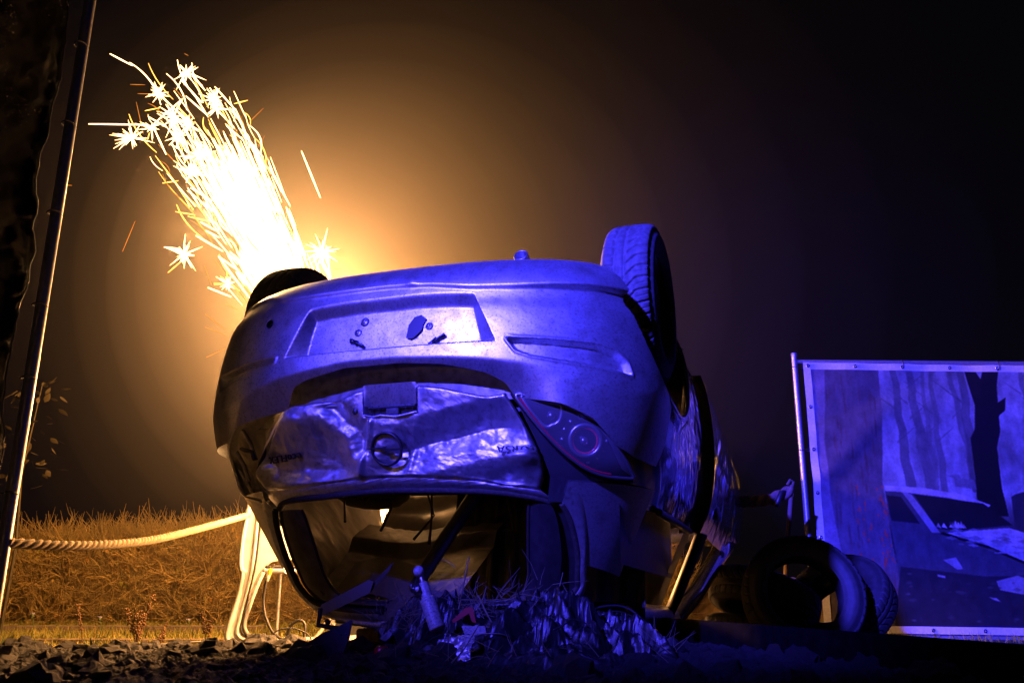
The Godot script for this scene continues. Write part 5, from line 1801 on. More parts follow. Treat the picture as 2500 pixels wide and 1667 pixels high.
func circle(r: float, n: int) -> Array:
	var p := []
	for k in n:
		p.append(Vector3(r * cos(TAU * k / n), r * sin(TAU * k / n), 0))
	return p


# ---------------------------------------------------------------- loose tyres

func build_tyres() -> void:
	var spec := [[Vector3(1.50, 0.292, -4.62), Vector3(0, 84, -14), "worn black tyre leaning upright in front of the banner's pole"],
		[Vector3(1.80, 0.245, -4.95), Vector3(0, 40, -42), "black tyre tilted behind the upright one, next to the banner's foot"],
		[Vector3(1.38, 0.10, -5.02), Vector3(0, 20, 90), "black tyre lying flat behind the upright tyre's hole"],
		[Vector3(1.42, 0.265, -5.05), Vector3(0, 30, 66), "black tyre resting slanted on the flat tyre"]]
	for s in spec:
		var t := thing("scrap_tyre", s[2], "tyre", s[0], "loose tyres stacked by the banner")
		t.rotation_degrees = s[1]
		part(t, "tread", tyre_mesh, M.dark_rubber)
		part(t, "inner_lining", lathe([Vector2(0.19, -0.072), Vector2(0.235, -0.082), Vector2(0.272, -0.06), Vector2(0.285, 0.0), Vector2(0.272, 0.06), Vector2(0.235, 0.082), Vector2(0.19, 0.072)], 64, Vector3(0, 0, -PI / 2)), M.black_plastic)
	# low black board on edge that hides their feet
	var a := Vector3(0.62, 0, -3.75)
	var b := Vector3(1.25, 0, -1.4)
	var mid := (a + b) * 0.5
	var o := single("low_board", box(Vector3(0.04, 0.34, a.distance_to(b)), 0.004), M.black_board, "low black board on edge right of the rubbish heap", "board", Vector3(mid.x, 0.043, mid.z))
	o.look_at_from_position(o.position, Vector3(b.x, 0.043, b.z))
	var lump_m := textured(mat_plain(Color(0.2, 0.2, 0.2), 0.9), noise_tex(57, 0.06, [[0.0, lin(0.05, 0.05, 0.05)], [0.5, lin(0.14, 0.14, 0.14)], [1.0, lin(0.25, 0.25, 0.24)]], 256), null, noise_tex(58, 0.1, [], 256), 5.0, 1.0)
	var c := single("concrete_lump", rough_stone(91, 26), lump_m, "rough broken concrete lump in the bottom right corner", "rubble", Vector3(1.03, 0.115, -1.72))
	c.basis = Basis.from_euler(Vector3(0.1, 0.6, 0)).scaled(Vector3(0.10, 0.07, 0.1))


# ---------------------------------------------------------------- flight case and cables by the open door

func build_case() -> void:
	var root := thing("flight_case", "black flight case with riveted aluminium edges behind the open door", "case", Vector3(-0.86, 0, -5.72))
	root.rotation_degrees.y = -8
	var size := Vector3(0.46, 0.46, 0.4)
	part(root, "panel", box(size - Vector3(0.012, 0.012, 0.012), 0.003, Vector3(0, 0.245, 0)), M.black_plastic)
	var rivet := lathe([Vector2(0.0, 0.003), Vector2(0.004, 0.002), Vector2(0.005, 0.0)], 10, Vector3(PI / 2, 0, 0))
	for x in [-1.0, 1.0]:
		for z in [-1.0, 1.0]:
			var e := part(root, "edge_strip", box(Vector3(0.034, size.y, 0.034), 0.004, Vector3(x * (size.x * 0.5 - 0.012), 0.245, z * (size.z * 0.5 - 0.012))), M.galvanised)
			if z > 0:
				for k in 7:
					part(e, "rivet", rivet, M.dull_chrome).position = Vector3(x * (size.x * 0.5 - 0.012), 0.06 + 0.06 * k, size.z * 0.5 + 0.005)
	for y in [0.03, 0.16, 0.46]:
		part(root, "edge_strip", box(Vector3(size.x - 0.06, 0.034, 0.03), 0.004, Vector3(0, y, size.z * 0.5 - 0.008)), M.galvanised)
	var latch := part(root, "latch", box(Vector3(0.1, 0.07, 0.012), 0.008, Vector3(-0.05, 0.25, size.z * 0.5 + 0.002)), M.dull_chrome)
	part(latch, "latch_dish", tube([Vector3(-0.085, 0.235, 0.214), Vector3(-0.015, 0.235, 0.214)], [0.006], 8), M.chrome)
	for x in [-0.18, 0.18]:
		for z in [-0.15, 0.15]:
			part(root, "foot", lathe([Vector2(0.0, 0.02), Vector2(0.02, 0.02), Vector2(0.022, 0.0), Vector2(0.0, 0.0)], 14), M.rubber).position = Vector3(x, 0.0, z)
	# cables
	var dark_cable := mat_plain(Color(0.02, 0.019, 0.018), 0.45)
	var plug_m := mat_plain(Color(0.6, 0.42, 0.03), 0.5)
	var grey_cable := mat_plain(Color(0.34, 0.33, 0.31), 0.5)
	var cab := thing("power_cable", "dark cable with a yellow plug hanging from the door's rail", "cable", Vector3(-1.415, 0, -5.18))
	part(cab, "cable", tube(spline([Vector3(0.03, 0.46, 0), Vector3(0.01, 0.43, 0.01), Vector3(-0.01, 0.36, 0.01), Vector3(-0.02, 0.26, 0), Vector3(0.0, 0.17, 0), Vector3(0.05, 0.085, 0), Vector3(0.12, 0.05, 0.0), Vector3(0.15, 0.12, 0.02), Vector3(0.2, 0.155, 0.03), Vector3(0.235, 0.13, 0.03), Vector3(0.24, 0.06, 0.04), Vector3(0.26, 0.018, 0.05)], 6), [0.0085], 8), dark_cable)
	part(cab, "plug", tube([Vector3(0.012, 0.44, 0.01), Vector3(0.003, 0.405, 0.012)], [0.012, 0.013], 10), plug_m)
	part(cab, "collar", tube([Vector3(0.003, 0.405, 0.012), Vector3(-0.006, 0.37, 0.012)], [0.013, 0.011], 10), grey_cable)
	var loops := [[[-1.36, 0.02, -5.05], [-1.33, 0.09, -5.06], [-1.24, 0.115, -5.06], [-1.14, 0.085, -5.05], [-1.08, 0.02, -5.03], [-0.95, 0.018, -5.0]], [[-2.05, 0.02, -5.05], [-1.7, 0.045, -5.0], [-1.45, 0.02, -4.98], [-1.2, 0.03, -4.98], [-0.95, 0.02, -5.0]], [[-1.9, 0.02, -4.92], [-1.55, 0.02, -4.88], [-1.2, 0.03, -4.85], [-0.9, 0.05, -4.9]], [[-1.12, 0.02, -5.0], [-1.06, 0.1, -5.02], [-1.02, 0.16, -5.04], [-0.96, 0.17, -5.05], [-0.925, 0.12, -5.04], [-0.925, 0.03, -5.02], [-0.8, 0.02, -5.0]], [[-1.25, 0.02, -4.9], [-1.0, 0.025, -4.95], [-0.75, 0.02, -4.9], [-0.6, 0.02, -4.95]]]
	var labels := ["thin dark cable arching over the grass by the door's foot", "pale cable snaking along the gravel edge to the left", "pale cable lying straight at the gravel's edge", "thick pale cable looped upright in front of the flight case", "pale cable on the ground under the wreck's edge"]
	for k in loops.size():
		var p := []
		for q in loops[k]:
			p.append(Vector3(q[0], q[1] + ground_y(q[0], q[2]), q[2]))
		single("loose_cable", tube(spline(p, 7), [[0.004, 0.006, 0.006, 0.0095, 0.006][k]], 7), dark_cable if k == 0 else grey_cable, labels[k], "cable", Vector3.ZERO, "cables by the open door")


func spline(p: Array, each: int) -> Array:
	var r := []
	for k in p.size() - 1:
		for j in each:
			r.append(p[k].cubic_interpolate(p[k + 1], p[maxi(k - 1, 0)], p[mini(k + 2, p.size() - 1)], float(j) / each))
	r.append(p[-1])
	return r


# ---------------------------------------------------------------- rubbish heap under the tail

func crumple(size: Vector2, amp: float, freq: float, sd: int, nx := 50, ny := 40, torn := 0.12) -> ArrayMesh:
	var n := FastNoiseLite.new()
	n.seed = sd
	n.frequency = freq
	n.noise_type = FastNoiseLite.TYPE_CELLULAR
	n.cellular_return_type = FastNoiseLite.RETURN_DISTANCE2_SUB
	n.fractal_octaves = 2
	var e := FastNoiseLite.new()
	e.seed = sd + 1
	e.frequency = 0.9
	return grid(nx, ny, func(a: float, b: float) -> Vector3:
		var x := (a - 0.5) * size.x
		var z := (b - 0.5) * size.y
		var r := 1.0 + torn * e.get_noise_2d(cos(atan2(b - 0.5, a - 0.5)) * 2.0, sin(atan2(b - 0.5, a - 0.5)) * 2.0)
		return Vector3(x * r, amp * n.get_noise_2d(x * 10.0, z * 10.0) + amp * 0.8 * e.get_noise_2d(x * 9.0, z * 9.0), z * r))


# a crumpled plastic sheet thrown over a hump, with sharp creases and a torn edge
func drape(size: Vector3, sd: int, nx := 120, nz := 90) -> ArrayMesh:
	var n := FastNoiseLite.new()
	n.seed = sd
	n.frequency = 1.0
	n.fractal_octaves = 1
	n.domain_warp_enabled = true
	n.domain_warp_amplitude = 0.25
	n.domain_warp_frequency = 0.8
	return grid(nx, nz, func(a: float, b: float) -> Vector3:
		var p := Vector2(a * 2.0 - 1.0, b * 2.0 - 1.0)
		var r := p.length()
		var rim := 1.0 + 0.22 * n.get_noise_2d(p.angle() * 1.7, 4.0)
		var hump := pow(maxf(0.0, 1.0 - pow(minf(r / 1.15, 1.0), 2.2)), 0.8)
		var fold := 0.0
		fold += 0.42 * (0.4 - absf(n.get_noise_2d(p.x * 0.9 + 5.0 + p.y * 0.5, p.y * 1.2)) * 1.6)
		fold += 0.16 * (0.4 - absf(n.get_noise_2d(p.x * 2.0 - p.y * 1.6, p.y * 1.8 + 20.0)) * 1.6)
		fold += 0.05 * (0.4 - absf(n.get_noise_2d(p.x * 5.0 + p.y * 3.0, p.y * 4.0 + 40.0)) * 1.6)
		return Vector3(p.x * size.x * rim, size.y * (hump + fold * (0.35 + 0.65 * hump)) - 0.02, p.y * size.z * rim))


func straw(called: String, label: String, at: Vector3, spread: Vector3, n: int, length: float, m: Material, sd: int, upright := 0.5) -> void:
	var v := PackedVector3Array()
	var idx := PackedInt32Array()
	var r := RandomNumberGenerator.new()
	r.seed = sd
	for k in n:
		var p := Vector3(r.randfn() * spread.x, absf(r.randfn()) * spread.y, r.randfn() * spread.z)
		var d := Vector3(r.randfn(), absf(r.randfn()) * upright * 2.0 + 0.1, r.randfn() * 0.7).normalized()
		var l := length * r.randf_range(0.3, 1.0)
		var bow := Vector3(r.randfn(), -absf(r.randfn()), r.randfn()) * 0.12 * l
		add_tube(v, idx, [p, p + d * l * 0.5 + bow * 0.2, p + d * l + bow], [0.0011, 0.0009, 0.0004], 4, false, false)
	single(called, finish(v, idx), m, label, "dry grass", at, "dry grass in the rubbish heap")


func build_rubbish() -> void:
	var g := func(x: float, z: float) -> float: return ground_y(x, z)
	# timber blocks that carry the roof
	var k := 0
	for p in [[-0.42, -3.55, 0.13, "weathered timber block under the roof's rear edge, by the cables"], [0.20, -3.75, 0.13, "timber block under the wreck's roof, hidden behind the rubbish"], [0.1, -4.45, 0.12, "timber sleeper under the middle of the upturned roof"]]:
		var top: float = car.to_global(Vector3(0, 0.012, -1.0)).y
		var y0: float = g.call(p[0], p[1])
		var loc := car.to_local(Vector3(p[0], 0.2, p[1]))
		top = car.to_global(Vector3(loc.x, 0.012, loc.z)).y + 0.01
		var o := single("timber_block", box(Vector3(0.36, top - y0 + 0.02, 0.14), 0.008), M.wood, p[3], "timber block", Vector3(p[0], (top + y0 - 0.02) * 0.5, p[1]), "timber blocks under the roof")
		o.rotation.y = deg_to_rad(-19 + 8 * k)
		k += 1
	# black plastic sheets and bags, crumpled
	for b in [[Vector3(0.12, 0.10, -2.68), Vector3(0.23, 0.215, 0.18), 3, 10.0, "largest crumpled black plastic sheet humped in the middle of the heap"], [Vector3(0.32, 0.09, -2.70), Vector3(0.19, 0.17, 0.15), 14, -30.0, "creased black plastic sheet sloping down at the heap's right end"], [Vector3(0.14, 0.085, -2.46), Vector3(0.26, 0.10, 0.13), 25, 5.0, "low black plastic sheet along the front of the heap"], [Vector3(0.08, 0.12, -3.0), Vector3(0.34, 0.16, 0.17), 33, 0.0, "dark plastic sheet at the back of the heap inside the window opening"], [Vector3(-0.25, 0.09, -2.66), Vector3(0.14, 0.07, 0.12), 41, 40.0, "small torn black sheet between the cans and the shock absorber"], [Vector3(-0.2, 0.15, -2.98), Vector3(0.2, 0.17, 0.12), 53, 15.0, "dark plastic sheet bunched inside the window opening behind the shock absorber"], [Vector3(0.42, 0.085, -2.52), Vector3(0.12, 0.07, 0.1), 47, 70.0, "shredded black sheet at the heap's lower right corner"]]:
		var o := single("plastic_sheet", drape(b[1], b[2]), M.bag, b[4], "plastic sheet", b[0], "black plastic in the rubbish heap")
		o.rotation_degrees.y = b[3]
	# broken dark panel leaning at the heap's left end
	var poly := PackedVector2Array([Vector2(-0.075, -0.06), Vector2(-0.06, 0.0), Vector2(-0.015, 0.035), Vector2(0.075, 0.08), Vector2(0.075, 0.02), Vector2(0.06, -0.06)])
	var bp := single("broken_panel", slab(poly, Vector3.ZERO, Vector3.RIGHT, Vector3.UP, 0.012), M.bag, "broken dark plastic panel leaning at the left end of the heap", "panel", Vector3(-0.575, 0.16, -2.78))
	bp.rotation_degrees = Vector3(-24, -6, 0)
	# bent sheet metal bar
	var bar := thing("bent_bar", "bent grey sheet metal bar slanting across the rear window opening", "metal bar", Vector3(-0.52, 0.28, -2.80))
	var steel := textured(mat_plain(Color(0.09, 0.09, 0.1), 0.5, 0.3), null, M.paint.roughness_texture, null, 5.0)
	part(bar, "flange", slab(PackedVector2Array([Vector2(-0.075, -0.035), Vector2(0.075, 0.035), Vector2(0.085, 0.07), Vector2(0.07, 0.075), Vector2(-0.075, 0.0)]), Vector3.ZERO, Vector3.RIGHT, Vector3.UP, 0.006), steel)
	part(bar, "fold", slab(PackedVector2Array([Vector2(0.075, 0.035), Vector2(0.13, 0.1), Vector2(0.145, 0.13), Vector2(0.085, 0.07)]), Vector3(0, 0, -0.01), Vector3.RIGHT, Vector3.UP, 0.006), M.black_plastic)
	part(bar, "hinge_bolt", lathe([Vector2(0.0, 0.01), Vector2(0.008, 0.01), Vector2(0.01, 0.0)], 12, Vector3(PI / 2, 0, 0)), M.black_plastic).position = Vector3(-0.05, -0.05, 0.006)
	part(bar, "hinge_arm", tube([Vector3(-0.075, -0.01, 0), Vector3(-0.08, -0.06, 0), Vector3(-0.02, -0.07, 0)], [0.008], 8), M.black_plastic)
	# shock absorber standing in the heap
	var sh := thing("shock_absorber", "pale shock absorber tube sticking up out of the heap", "car part", Vector3(-0.215, 0.215, -2.62))
	sh.rotation_degrees = Vector3(-14, 0, 21)
	var grease := textured(mat_plain(Color(0.34, 0.34, 0.35), 0.5, 0.1), noise_tex(61, 0.05, [[0.0, lin(0.06, 0.06, 0.06)], [0.4, lin(0.3, 0.3, 0.31)], [1.0, lin(0.5, 0.5, 0.52)]], 256), null, null, 8.0)
	part(sh, "body", lathe([Vector2(0.0, 0.0), Vector2(0.02, 0.0), Vector2(0.023, 0.006), Vector2(0.023, 0.085), Vector2(0.0245, 0.087), Vector2(0.0245, 0.092), Vector2(0.02, 0.095), Vector2(0.017, 0.098)], 28), grease)
	part(sh, "sleeve", lathe([Vector2(0.017, 0.096), Vector2(0.0165, 0.14), Vector2(0.012, 0.144), Vector2(0.0, 0.144)], 24), grease)
	part(sh, "clamp", joined([[lump(Vector3(0.016, 0.02, 0.014), 0.5, 0.2, 31, 12), Transform3D(Basis.IDENTITY, Vector3(-0.018, 0.125, 0.006))], [lump(Vector3(0.012, 0.014, 0.012), 0.5, 0.2, 32, 12), Transform3D(Basis.IDENTITY, Vector3(-0.03, 0.14, 0))]]), M.dark_chrome)
	part(sh, "rod", tube([Vector3(0, 0.14, 0), Vector3(0.004, 0.17, 0)], [0.008], 10), M.dull_chrome)
	part(sh, "end_bush", lathe([Vector2(0.0, 0.01), Vector2(0.009, 0.01), Vector2(0.010, 0.007), Vector2(0.014, 0.007), Vector2(0.0155, 0.0), Vector2(0.0155, -0.02)], 24, Vector3(PI / 2, 0, 0)), grease).position = Vector3(0.0, 0.178, 0.012)
	# cans
	var red_paint := mat_plain(Color(0.35, 0.02, 0.04), 0.25, 0.5)
	for c in [[Vector3(-0.375, 0.125, -2.66), Vector3(-8, 0, 12), red_paint, "crushed red drink can standing left of the silver can"], [Vector3(-0.325, 0.125, -2.62), Vector3(74, 26, 0), M.dull_chrome, "silver drink can lying with its round end to the camera"]]:
		var can := thing("drink_can", c[3], "can", c[0], "drink cans in the heap")
		can.rotation_degrees = c[1]
		part(can, "can_body", lathe([Vector2(0.018, -0.038), Vector2(0.023, -0.034), Vector2(0.025, -0.026), Vector2(0.0235, -0.01), Vector2(0.0252, 0.004), Vector2(0.024, 0.02), Vector2(0.025, 0.03), Vector2(0.021, 0.04)], 32), c[2])
		part(can, "can_end", lathe([Vector2(0.021, 0.04), Vector2(0.022, 0.043), Vector2(0.0205, 0.043), Vector2(0.0195, 0.038), Vector2(0.0, 0.0385)], 32), M.chrome)
		part(can, "can_base", lathe([Vector2(0.018, -0.038), Vector2(0.0165, -0.039), Vector2(0.015, -0.036), Vector2(0.0, -0.030)], 32), M.chrome)
	# wrappers and papers
	var foil := textured(mat_plain(Color(0.6, 0.6, 0.62), 0.3, 0.75), noise_tex(62, 0.06, [[0.0, lin(0.25, 0.25, 0.26)], [1.0, lin(0.7, 0.7, 0.72)]], 256), noise_tex(63, 0.05, [[0.0, grey(0.25)], [1.0, grey(0.5)]], 256), null, 8.0)
	var f1 := single("foil_wrapper", crumple(Vector2(0.11, 0.085), 0.018, 1.6, 5), foil, "crumpled silver foil wrapper on the front of the heap", "wrapper", Vector3(-0.165, 0.175, -2.52))
	f1.rotation_degrees = Vector3(48, -8, 12)
	var paper_m := textured(mat_plain(Color(0.5, 0.5, 0.5), 0.8), noise_tex(64, 0.05, [[0.0, lin(0.15, 0.15, 0.15)], [1.0, lin(0.55, 0.55, 0.54)]], 256), null, null, 9.0)
	var f2 := single("paper_scrap", crumple(Vector2(0.065, 0.04), 0.012, 1.6, 8, 24, 16), paper_m, "torn pale paper scrap between the foil wrapper and red strap", "paper", Vector3(-0.105, 0.222, -2.58))
	f2.rotation_degrees = Vector3(30, 15, -8)
	var film := textured(mat_plain(Color(0.05, 0.05, 0.06), 0.25), null, M.bag.roughness_texture, null, 6.0)
	for q in [[Vector3(-0.235, 0.108, -2.40), Vector2(0.17, 0.12), 15, Vector3(20, 10, 0), "thin dark plastic film lying in front of the silver can"], [Vector3(0.36, 0.10, -2.5), Vector2(0.16, 0.12), 19, Vector3(35, -20, 14), "shredded shiny film at the heap's lower right"], [Vector3(-0.02, 0.105, -2.36), Vector2(0.14, 0.1), 27, Vector3(25, 30, -6), "small crumpled film before the foil wrapper"]]:
		var o := single("plastic_film", crumple(q[1], 0.03, 1.2, q[2]), film, q[4], "plastic film", q[0], "plastic film in the heap")
		o.rotation_degrees = q[3]
	var strap_m := mat_plain(Color(0.32, 0.02, 0.02), 0.7)
	var st := single("red_strap", joined([[slab(PackedVector2Array([Vector2(-0.05, -0.012), Vector2(-0.01, 0.02), Vector2(0.0, 0.022), Vector2(0.012, 0.02), Vector2(0.02, -0.025), Vector2(0.008, -0.02), Vector2(0.0, 0.004), Vector2(-0.045, -0.02)]), Vector3.ZERO, Vector3.RIGHT, Vector3.UP, 0.006), Transform3D.IDENTITY]]), strap_m, "short red strap hooked over the heap behind the paper scrap", "strap", Vector3(-0.125, 0.255, -2.62))
	st.rotation_degrees = Vector3(-10, 0, 4)
	# dry grass, straw and stalks
	var hay := mat_plain(Color(0.16, 0.14, 0.09), 0.75)
	straw("dry_grass", "tangled dry grass inside the window opening above the largest bag", Vector3(-0.02, 0.24, -2.78), Vector3(0.10, 0.05, 0.05), 110, 0.13, hay, 5, 0.5)
	straw("dry_grass", "dry grass tuft on the heap's left beside the shock absorber", Vector3(-0.33, 0.2, -2.72), Vector3(0.05, 0.05, 0.04), 90, 0.1, hay, 6, 0.4)
	straw("dry_grass", "sparse dry stalks over the front of the heap", Vector3(0.0, 0.13, -2.48), Vector3(0.2, 0.02, 0.06), 40, 0.14, hay, 7, 0.35)
	straw("dry_grass", "broken shiny stalks at the right end of the heap", Vector3(0.40, 0.12, -2.62), Vector3(0.06, 0.03, 0.05), 26, 0.14, hay, 8, 0.7)
	var stalks := [[[-0.16, 0.27, -2.7], [-0.13, 0.42, -2.68]], [[-0.115, 0.25, -2.64], [-0.085, 0.30, -2.64], [-0.075, 0.335, -2.64]], [[-0.10, 0.31, -2.64], [-0.06, 0.235, -2.62]], [[0.105, 0.255, -2.7], [0.135, 0.30, -2.7], [0.155, 0.375, -2.7]], [[-0.19, 0.11, -2.45], [-0.13, 0.17, -2.45], [-0.09, 0.235, -2.48]], [[-0.05, 0.10, -2.42], [0.0, 0.16, -2.42]]]
	var sl := ["tall thin stalk rising above the shock absorber", "short slanted stalk right of the shock absorber", "thin stalk crossing the short slanted stalk", "long curved stalk standing above the largest bag", "long bent stalk leaning across the foil wrapper", "pale stalk at the front below the foil wrapper"]
	for i in stalks.size():
		var p := []
		for q in stalks[i]:
			p.append(Vector3(q[0], q[1], q[2]))
		single("dry_stalk", tube(p, [0.0026, 0.002, 0.0014], 5), hay, sl[i], "stalk", Vector3.ZERO, "dry stalks in the heap")
	# wires
	var wire := mat_plain(Color(0.03, 0.03, 0.035), 0.35)
	single("loose_wire", tube(spline([Vector3(0.2, 0.245, -2.75), Vector3(0.28, 0.275, -2.78), Vector3(0.36, 0.27, -2.8), Vector3(0.42, 0.215, -2.78), Vector3(0.44, 0.16, -2.74)], 8), [0.0035], 6), wire, "dark wire arching over the right end of the heap", "wire")
	single("loose_wire", tube(spline([Vector3(0.24, 0.23, -2.72), Vector3(0.31, 0.262, -2.74), Vector3(0.38, 0.24, -2.76), Vector3(0.45, 0.18, -2.7)], 8), [0.0025], 6), wire, "thinner dark wire under the arching wire", "wire")
	for n in 7:
		var r := RandomNumberGenerator.new()
		r.seed = 300 + n
		var p := Vector3(r.randf_range(-0.25, 0.42), 0.17 + 0.05 * r.randf(), -2.66 + r.randf_range(-0.12, 0.12))
		var path := []
		var dirv := Vector3(r.randfn(), 0.6, r.randfn() * 0.4).normalized()
		for j in 6:
			path.append(p)
			p += dirv * r.randf_range(0.025, 0.05)
			dirv = (dirv + Vector3(r.randfn() * 0.5, -0.28, r.randfn() * 0.4)).normalized()
			p.y = maxf(p.y, 0.1)
		single("loose_wire", tube(spline(path, 5), [r.randf_range(0.0013, 0.0028)], 5), wire, ["curly thin wire rising from the heap", "short wire bent over the black sheets", "wire end poking out by the foil wrapper", "thin wire trailing over the heap's front", "kinked wire beside the shock absorber", "loose wire loop at the heap's right", "fine wire lying across the largest sheet"][n], "wire", Vector3.ZERO, "loose wires in the heap")
	# soil and crumbs filling the heap
	var heap := Node3D.new()
	heap.name = "rubbish_crumbs"
	add_child(heap)
	heap.set_meta("kind", "stuff")
	heap.set_meta("label", "small crumbs and scraps filling the rubbish heap")
	heap.set_meta("category", "rubbish")
	var places := []
	for i in 1800:
		var x := rng.randfn(0.02, 0.26)
		var z := -2.72 + rng.randfn(0, 0.17)
		var s := rng.randf_range(0.005, 0.018)
		var top: float = 0.09 * exp(-pow((x - 0.05) / 0.3, 2.0) - pow((z + 2.78) / 0.2, 2.0))
		places.append([Transform3D(Basis.from_euler(Vector3(rng.randf() * TAU, rng.randf() * TAU, rng.randf() * TAU)).scaled(Vector3(1, rng.randf_range(0.2, 0.8), rng.randf_range(0.5, 1.4)) * s), Vector3(x, g.call(x, z) + top * rng.randf(), z)), grey(rng.randf_range(0.5, 2.2))])
	var crumb := mat_plain(Color(0.05, 0.048, 0.045), 0.6)
	crumb.vertex_color_use_as_albedo = true
	scatter(heap, "crumbs", rough_stone(77, 5), crumb, places)


# ---------------------------------------------------------------- hedge and plants

func twig_mesh(sd: int) -> ArrayMesh:
	var r := RandomNumberGenerator.new()
	r.seed = sd
	var v := PackedVector3Array()
	var idx := PackedInt32Array()
	for n in 7:
		var d := Vector3(r.randfn() * 0.55, 1.0, r.randfn() * 0.55).normalized()
		var p := Vector3(r.randfn() * 0.03, 0, r.randfn() * 0.03)
		var path := [p]
		for j in 4:
			d = (d + Vector3(r.randfn(), r.randfn() * 0.6, r.randfn()) * 0.28).normalized()
			p += d * r.randf_range(0.05, 0.10)
			path.append(p)
		add_tube(v, idx, path, [0.0052, 0.0042, 0.0032, 0.0022, 0.001], 3, false, false)
		for j in 3:
			var q: Vector3 = path[1 + j]
			var e := (d + Vector3(r.randfn(), r.randfn(), r.randfn()) * 0.8).normalized()
			add_tube(v, idx, [q, q + e * 0.06, q + e * 0.11 + Vector3(0, 0.02, 0)], [0.002, 0.0015, 0.0006], 3, false, false)
	return finish(v, idx)


func leaf_mesh(length: float, width: float) -> ArrayMesh:
	return grid(2, 4, func(a: float, b: float) -> Vector3:
		var w := width * sin(PI * pow(b, 0.8)) * (a - 0.5)
		return Vector3(w, 0.12 * length * b * b + absf(a - 0.5) * 0.15 * width, b * length))


func hedge_top(x: float) -> float:
	return 0.70 + 0.16 * exp(-pow((x + 2.9) / 1.3, 2.0)) + 0.09 * wob.get_noise_2d(x * 1.6, 8.0) + 0.05 * wob.get_noise_2d(x * 7.0, 2.0)


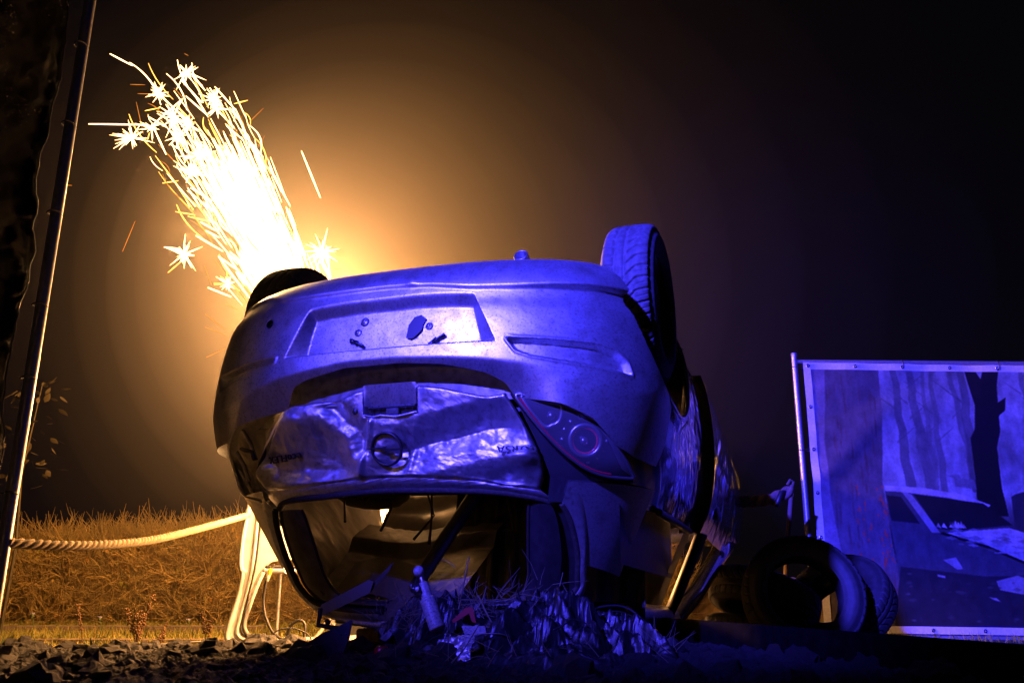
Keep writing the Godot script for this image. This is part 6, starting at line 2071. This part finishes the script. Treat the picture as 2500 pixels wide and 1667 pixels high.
func build_plants() -> void:
	var hedge := thing("hedge", "long low dry hedge of tangled brown twigs behind the rope", "hedge", Vector3(0, 0, 0))
	var bark := mat_plain(Color(0.30, 0.235, 0.085), 0.85)
	bark.vertex_color_use_as_albedo = true
	var leaf := mat_plain(Color(0.32, 0.26, 0.05), 0.65)
	leaf.vertex_color_use_as_albedo = true
	leaf.backlight_enabled = true
	leaf.backlight = Color(0.35, 0.3, 0.15)
	part(hedge, "hedge_core", grid(120, 24, func(a: float, b: float) -> Vector3:
		var x := lerpf(-8.5, 3.5, a)
		var t := b * PI
		var h := hedge_top(x) * 0.6
		return Vector3(x, h * sin(t) * (1.0 + 0.15 * wob.get_noise_2d(x * 6, b * 9)), -8.95 + 0.35 * cos(t) + 0.06 * wob.get_noise_2d(x * 7, b * 11))), mat_plain(Color(0.22, 0.15, 0.06), 0.95))
	for k in 3:
		var places := []
		for i in 2000:
			var x := rng.randf_range(-8.2, 1.6)
			if x > -0.6 and rng.randf() < 0.6:
				continue
			var h := hedge_top(x)
			var y := h * pow(rng.randf(), 0.8) * 0.92 - 0.04
			var z := -8.35 - 0.75 * rng.randf() * rng.randf()
			if y > h * 0.7:
				z = -8.3 - rng.randf() * 0.9
			var lean := rng.randfn(0, 0.5)
			var s := rng.randf_range(0.8, 1.6) * clampf((h - y) / 0.25 + 0.3, 0.3, 1.0)
			places.append([Transform3D(Basis.from_euler(Vector3(0.45 + rng.randfn(0, 0.5), rng.randf() * TAU, lean)).scaled(Vector3.ONE * s), Vector3(x, y, z)), Color(1, 1, 1).lerp(Color(1.9, 1.7, 1.4), rng.randf())])
		scatter(hedge, "twigs", twig_mesh(70 + k), bark, places)
	var tall := []
	for i in 50:
		var x := rng.randf_range(-7.5, 0.5)
		tall.append([Transform3D(Basis.from_euler(Vector3(rng.randfn(0, 0.15), rng.randf() * TAU, rng.randfn(0, 0.2))).scaled(Vector3(0.7, rng.randf_range(1.6, 2.9), 0.7)), Vector3(x, rng.randf_range(0.0, 0.35), -8.2 - 0.4 * rng.randf())), Color(1.3, 1.2, 1.0)])
	scatter(hedge, "tall_stems", twig_mesh(91), bark, tall)
	for k in 2:
		var places := []
		for i in 11000:
			var x := rng.randf_range(-8.2, 1.6)
			var h := hedge_top(x)
			var y := h * pow(rng.randf(), 0.6)
			var z := -8.25 - 0.5 * rng.randf()
			if rng.randf() < clampf(wob.get_noise_2d(x * 2.2, y * 4.0) * 1.6 + 0.55, 0.05, 1.0):
				var c := Color(1, 1, 1).lerp(Color(1.5, 1.9, 0.8), rng.randf()) if wob.get_noise_2d(x * 1.2 + 9.0, y * 2.0) > 0.1 else Color(1, 1, 1).lerp(Color(1.6, 1.0, 0.7), rng.randf())
				places.append([Transform3D(Basis.from_euler(Vector3(rng.randf() * TAU, rng.randf() * TAU, rng.randf() * TAU)).scaled(Vector3.ONE * rng.randf_range(0.5, 1.2)), Vector3(x, y, z)), c])
		scatter(hedge, "leaves", leaf_mesh(0.06, 0.03) if k == 0 else leaf_mesh(0.045, 0.018), leaf, places)
	# dark sapling behind the net pole
	var sap := thing("sapling", "dim leafy sapling beside the net fence pole", "sapling", Vector3(-3.45, 0, -6.1))
	var sl := mat_plain(Color(0.045, 0.035, 0.01), 0.7)
	part(sap, "trunk", tube([Vector3(0, 0, 0), Vector3(0.02, 0.6, 0), Vector3(-0.02, 1.1, 0), Vector3(0.03, 1.75, 0)], [0.014, 0.011, 0.008, 0.003], 7), sl)
	var crown_v := []
	for k in 60:
		var y := rng.randf_range(0.95, 1.8)
		var a := rng.randf() * TAU
		var r := rng.randf_range(0.02, 0.2)
		crown_v.append([leaf_mesh(0.075, 0.04), Transform3D(Basis.from_euler(Vector3(rng.randfn(0.3, 0.5), a, rng.randfn(0, 0.5))).scaled(Vector3.ONE * rng.randf_range(0.6, 1.2)), Vector3(sin(a) * r, y, cos(a) * r))])
	part(sap, "crown", joined(crown_v), sl)
	# dried dock and other weeds at the gravel's edge
	var husk := mat_plain(Color(0.16, 0.09, 0.04), 0.85)
	var weeds := [[-2.2, -5.32, 0.30, 7, "tall brown seeded weed standing alone in the lawn's front"], [-2.62, -5.55, 0.24, 1, "single brown seed stalk left of the tall weed"], [-1.80, -5.35, 0.20, 2, "short brown weed between the tall weed and the door"], [-2.05, -5.30, 0.14, 2, "low drooping weed right of the tall brown weed"]]
	for w in weeds:
		var t := thing("dried_weed", w[4], "weed", Vector3(w[0], ground_y(w[0], w[1]), w[1]), "dried weeds at the gravel's edge")
		for k in w[3]:
			var lean := Vector3(rng.randfn(0, 0.22), 1.0, rng.randfn(0, 0.15)).normalized()
			var h: float = w[2] * (1.0 if k == 0 else rng.randf_range(0.45, 0.95))
			var tip := lean * h
			part(t, "stem", tube([Vector3.ZERO, tip * 0.5 + Vector3(0.004, 0, 0), tip], [0.003, 0.0024, 0.0012], 5), husk)
			var seeds := []
			for j in 34:
				var f := rng.randf_range(0.35, 1.0)
				seeds.append([lump(Vector3(0.006, 0.006, 0.006), 0.3, 0.2, j, 4), Transform3D(Basis.from_euler(Vector3(rng.randf() * 3, rng.randf() * 3, 0)), tip * f + Vector3(rng.randfn(), rng.randfn() * 0.4, rng.randfn()) * 0.008)])
			part(t, "seed_head", joined(seeds), husk)
	var petal := mat_plain(Color(0.55, 0.52, 0.75), 0.6)
	var green := mat_plain(Color(0.06, 0.09, 0.02), 0.6)
	var fl := [[-2.42, -5.5, 0.17, "pale lilac flower on a bent stem, leftmost in the lawn"], [-2.12, -5.75, 0.14, "second pale lilac flower from the left in the lawn"], [-1.50, -5.6, 0.13, "small dim lilac flower right of the tall brown weed"]]
	for f in fl:
		var x: float = f[0] - 0.5
		var t := thing("lilac_flower", f[3], "flower", Vector3(x, 0, f[1]), "lilac flowers in the lawn")
		part(t, "stem", tube([Vector3.ZERO, Vector3(0.012, f[2] * 0.6, 0), Vector3(-0.008, f[2], 0)], [0.003, 0.0025, 0.002], 5), green)
		var head := part(t, "flower_head", lump(Vector3(0.01, 0.012, 0.01), 0.1, 0.1, 2, 8), green)
		head.position = Vector3(-0.008, f[2], 0)
		for k in 9:
			var o := part(head, "petal", leaf_mesh(0.024, 0.011), petal)
			o.rotation = Vector3(-0.7, TAU * k / 9.0, 0)
	# dock leaves and tufts near the cables
	for k in 5:
		var x: float = [-2.75, -2.9, -1.25, -0.95, -2.35][k]
		var z: float = [-5.2, -5.15, -5.0, -4.85, -5.1][k]
		var t := thing("weed_tuft", ["green tuft at the lower left beside the pole's rope", "leafy tuft nearest the left edge of the lawn", "small bright tuft at the open door's foot", "yellow green tuft beside the pale cables", "low green tuft left of the tall brown weed"][k], "weed", Vector3(x, ground_y(x, z), z), "green tufts at the gravel's edge")
		for j in 12:
			var o := part(t, "leaf", leaf_mesh(0.09, 0.016), green)
			o.rotation = Vector3(-rng.randf_range(0.5, 1.3), rng.randf() * TAU, 0)
			o.scale = Vector3.ONE * rng.randf_range(0.5, 1.0)
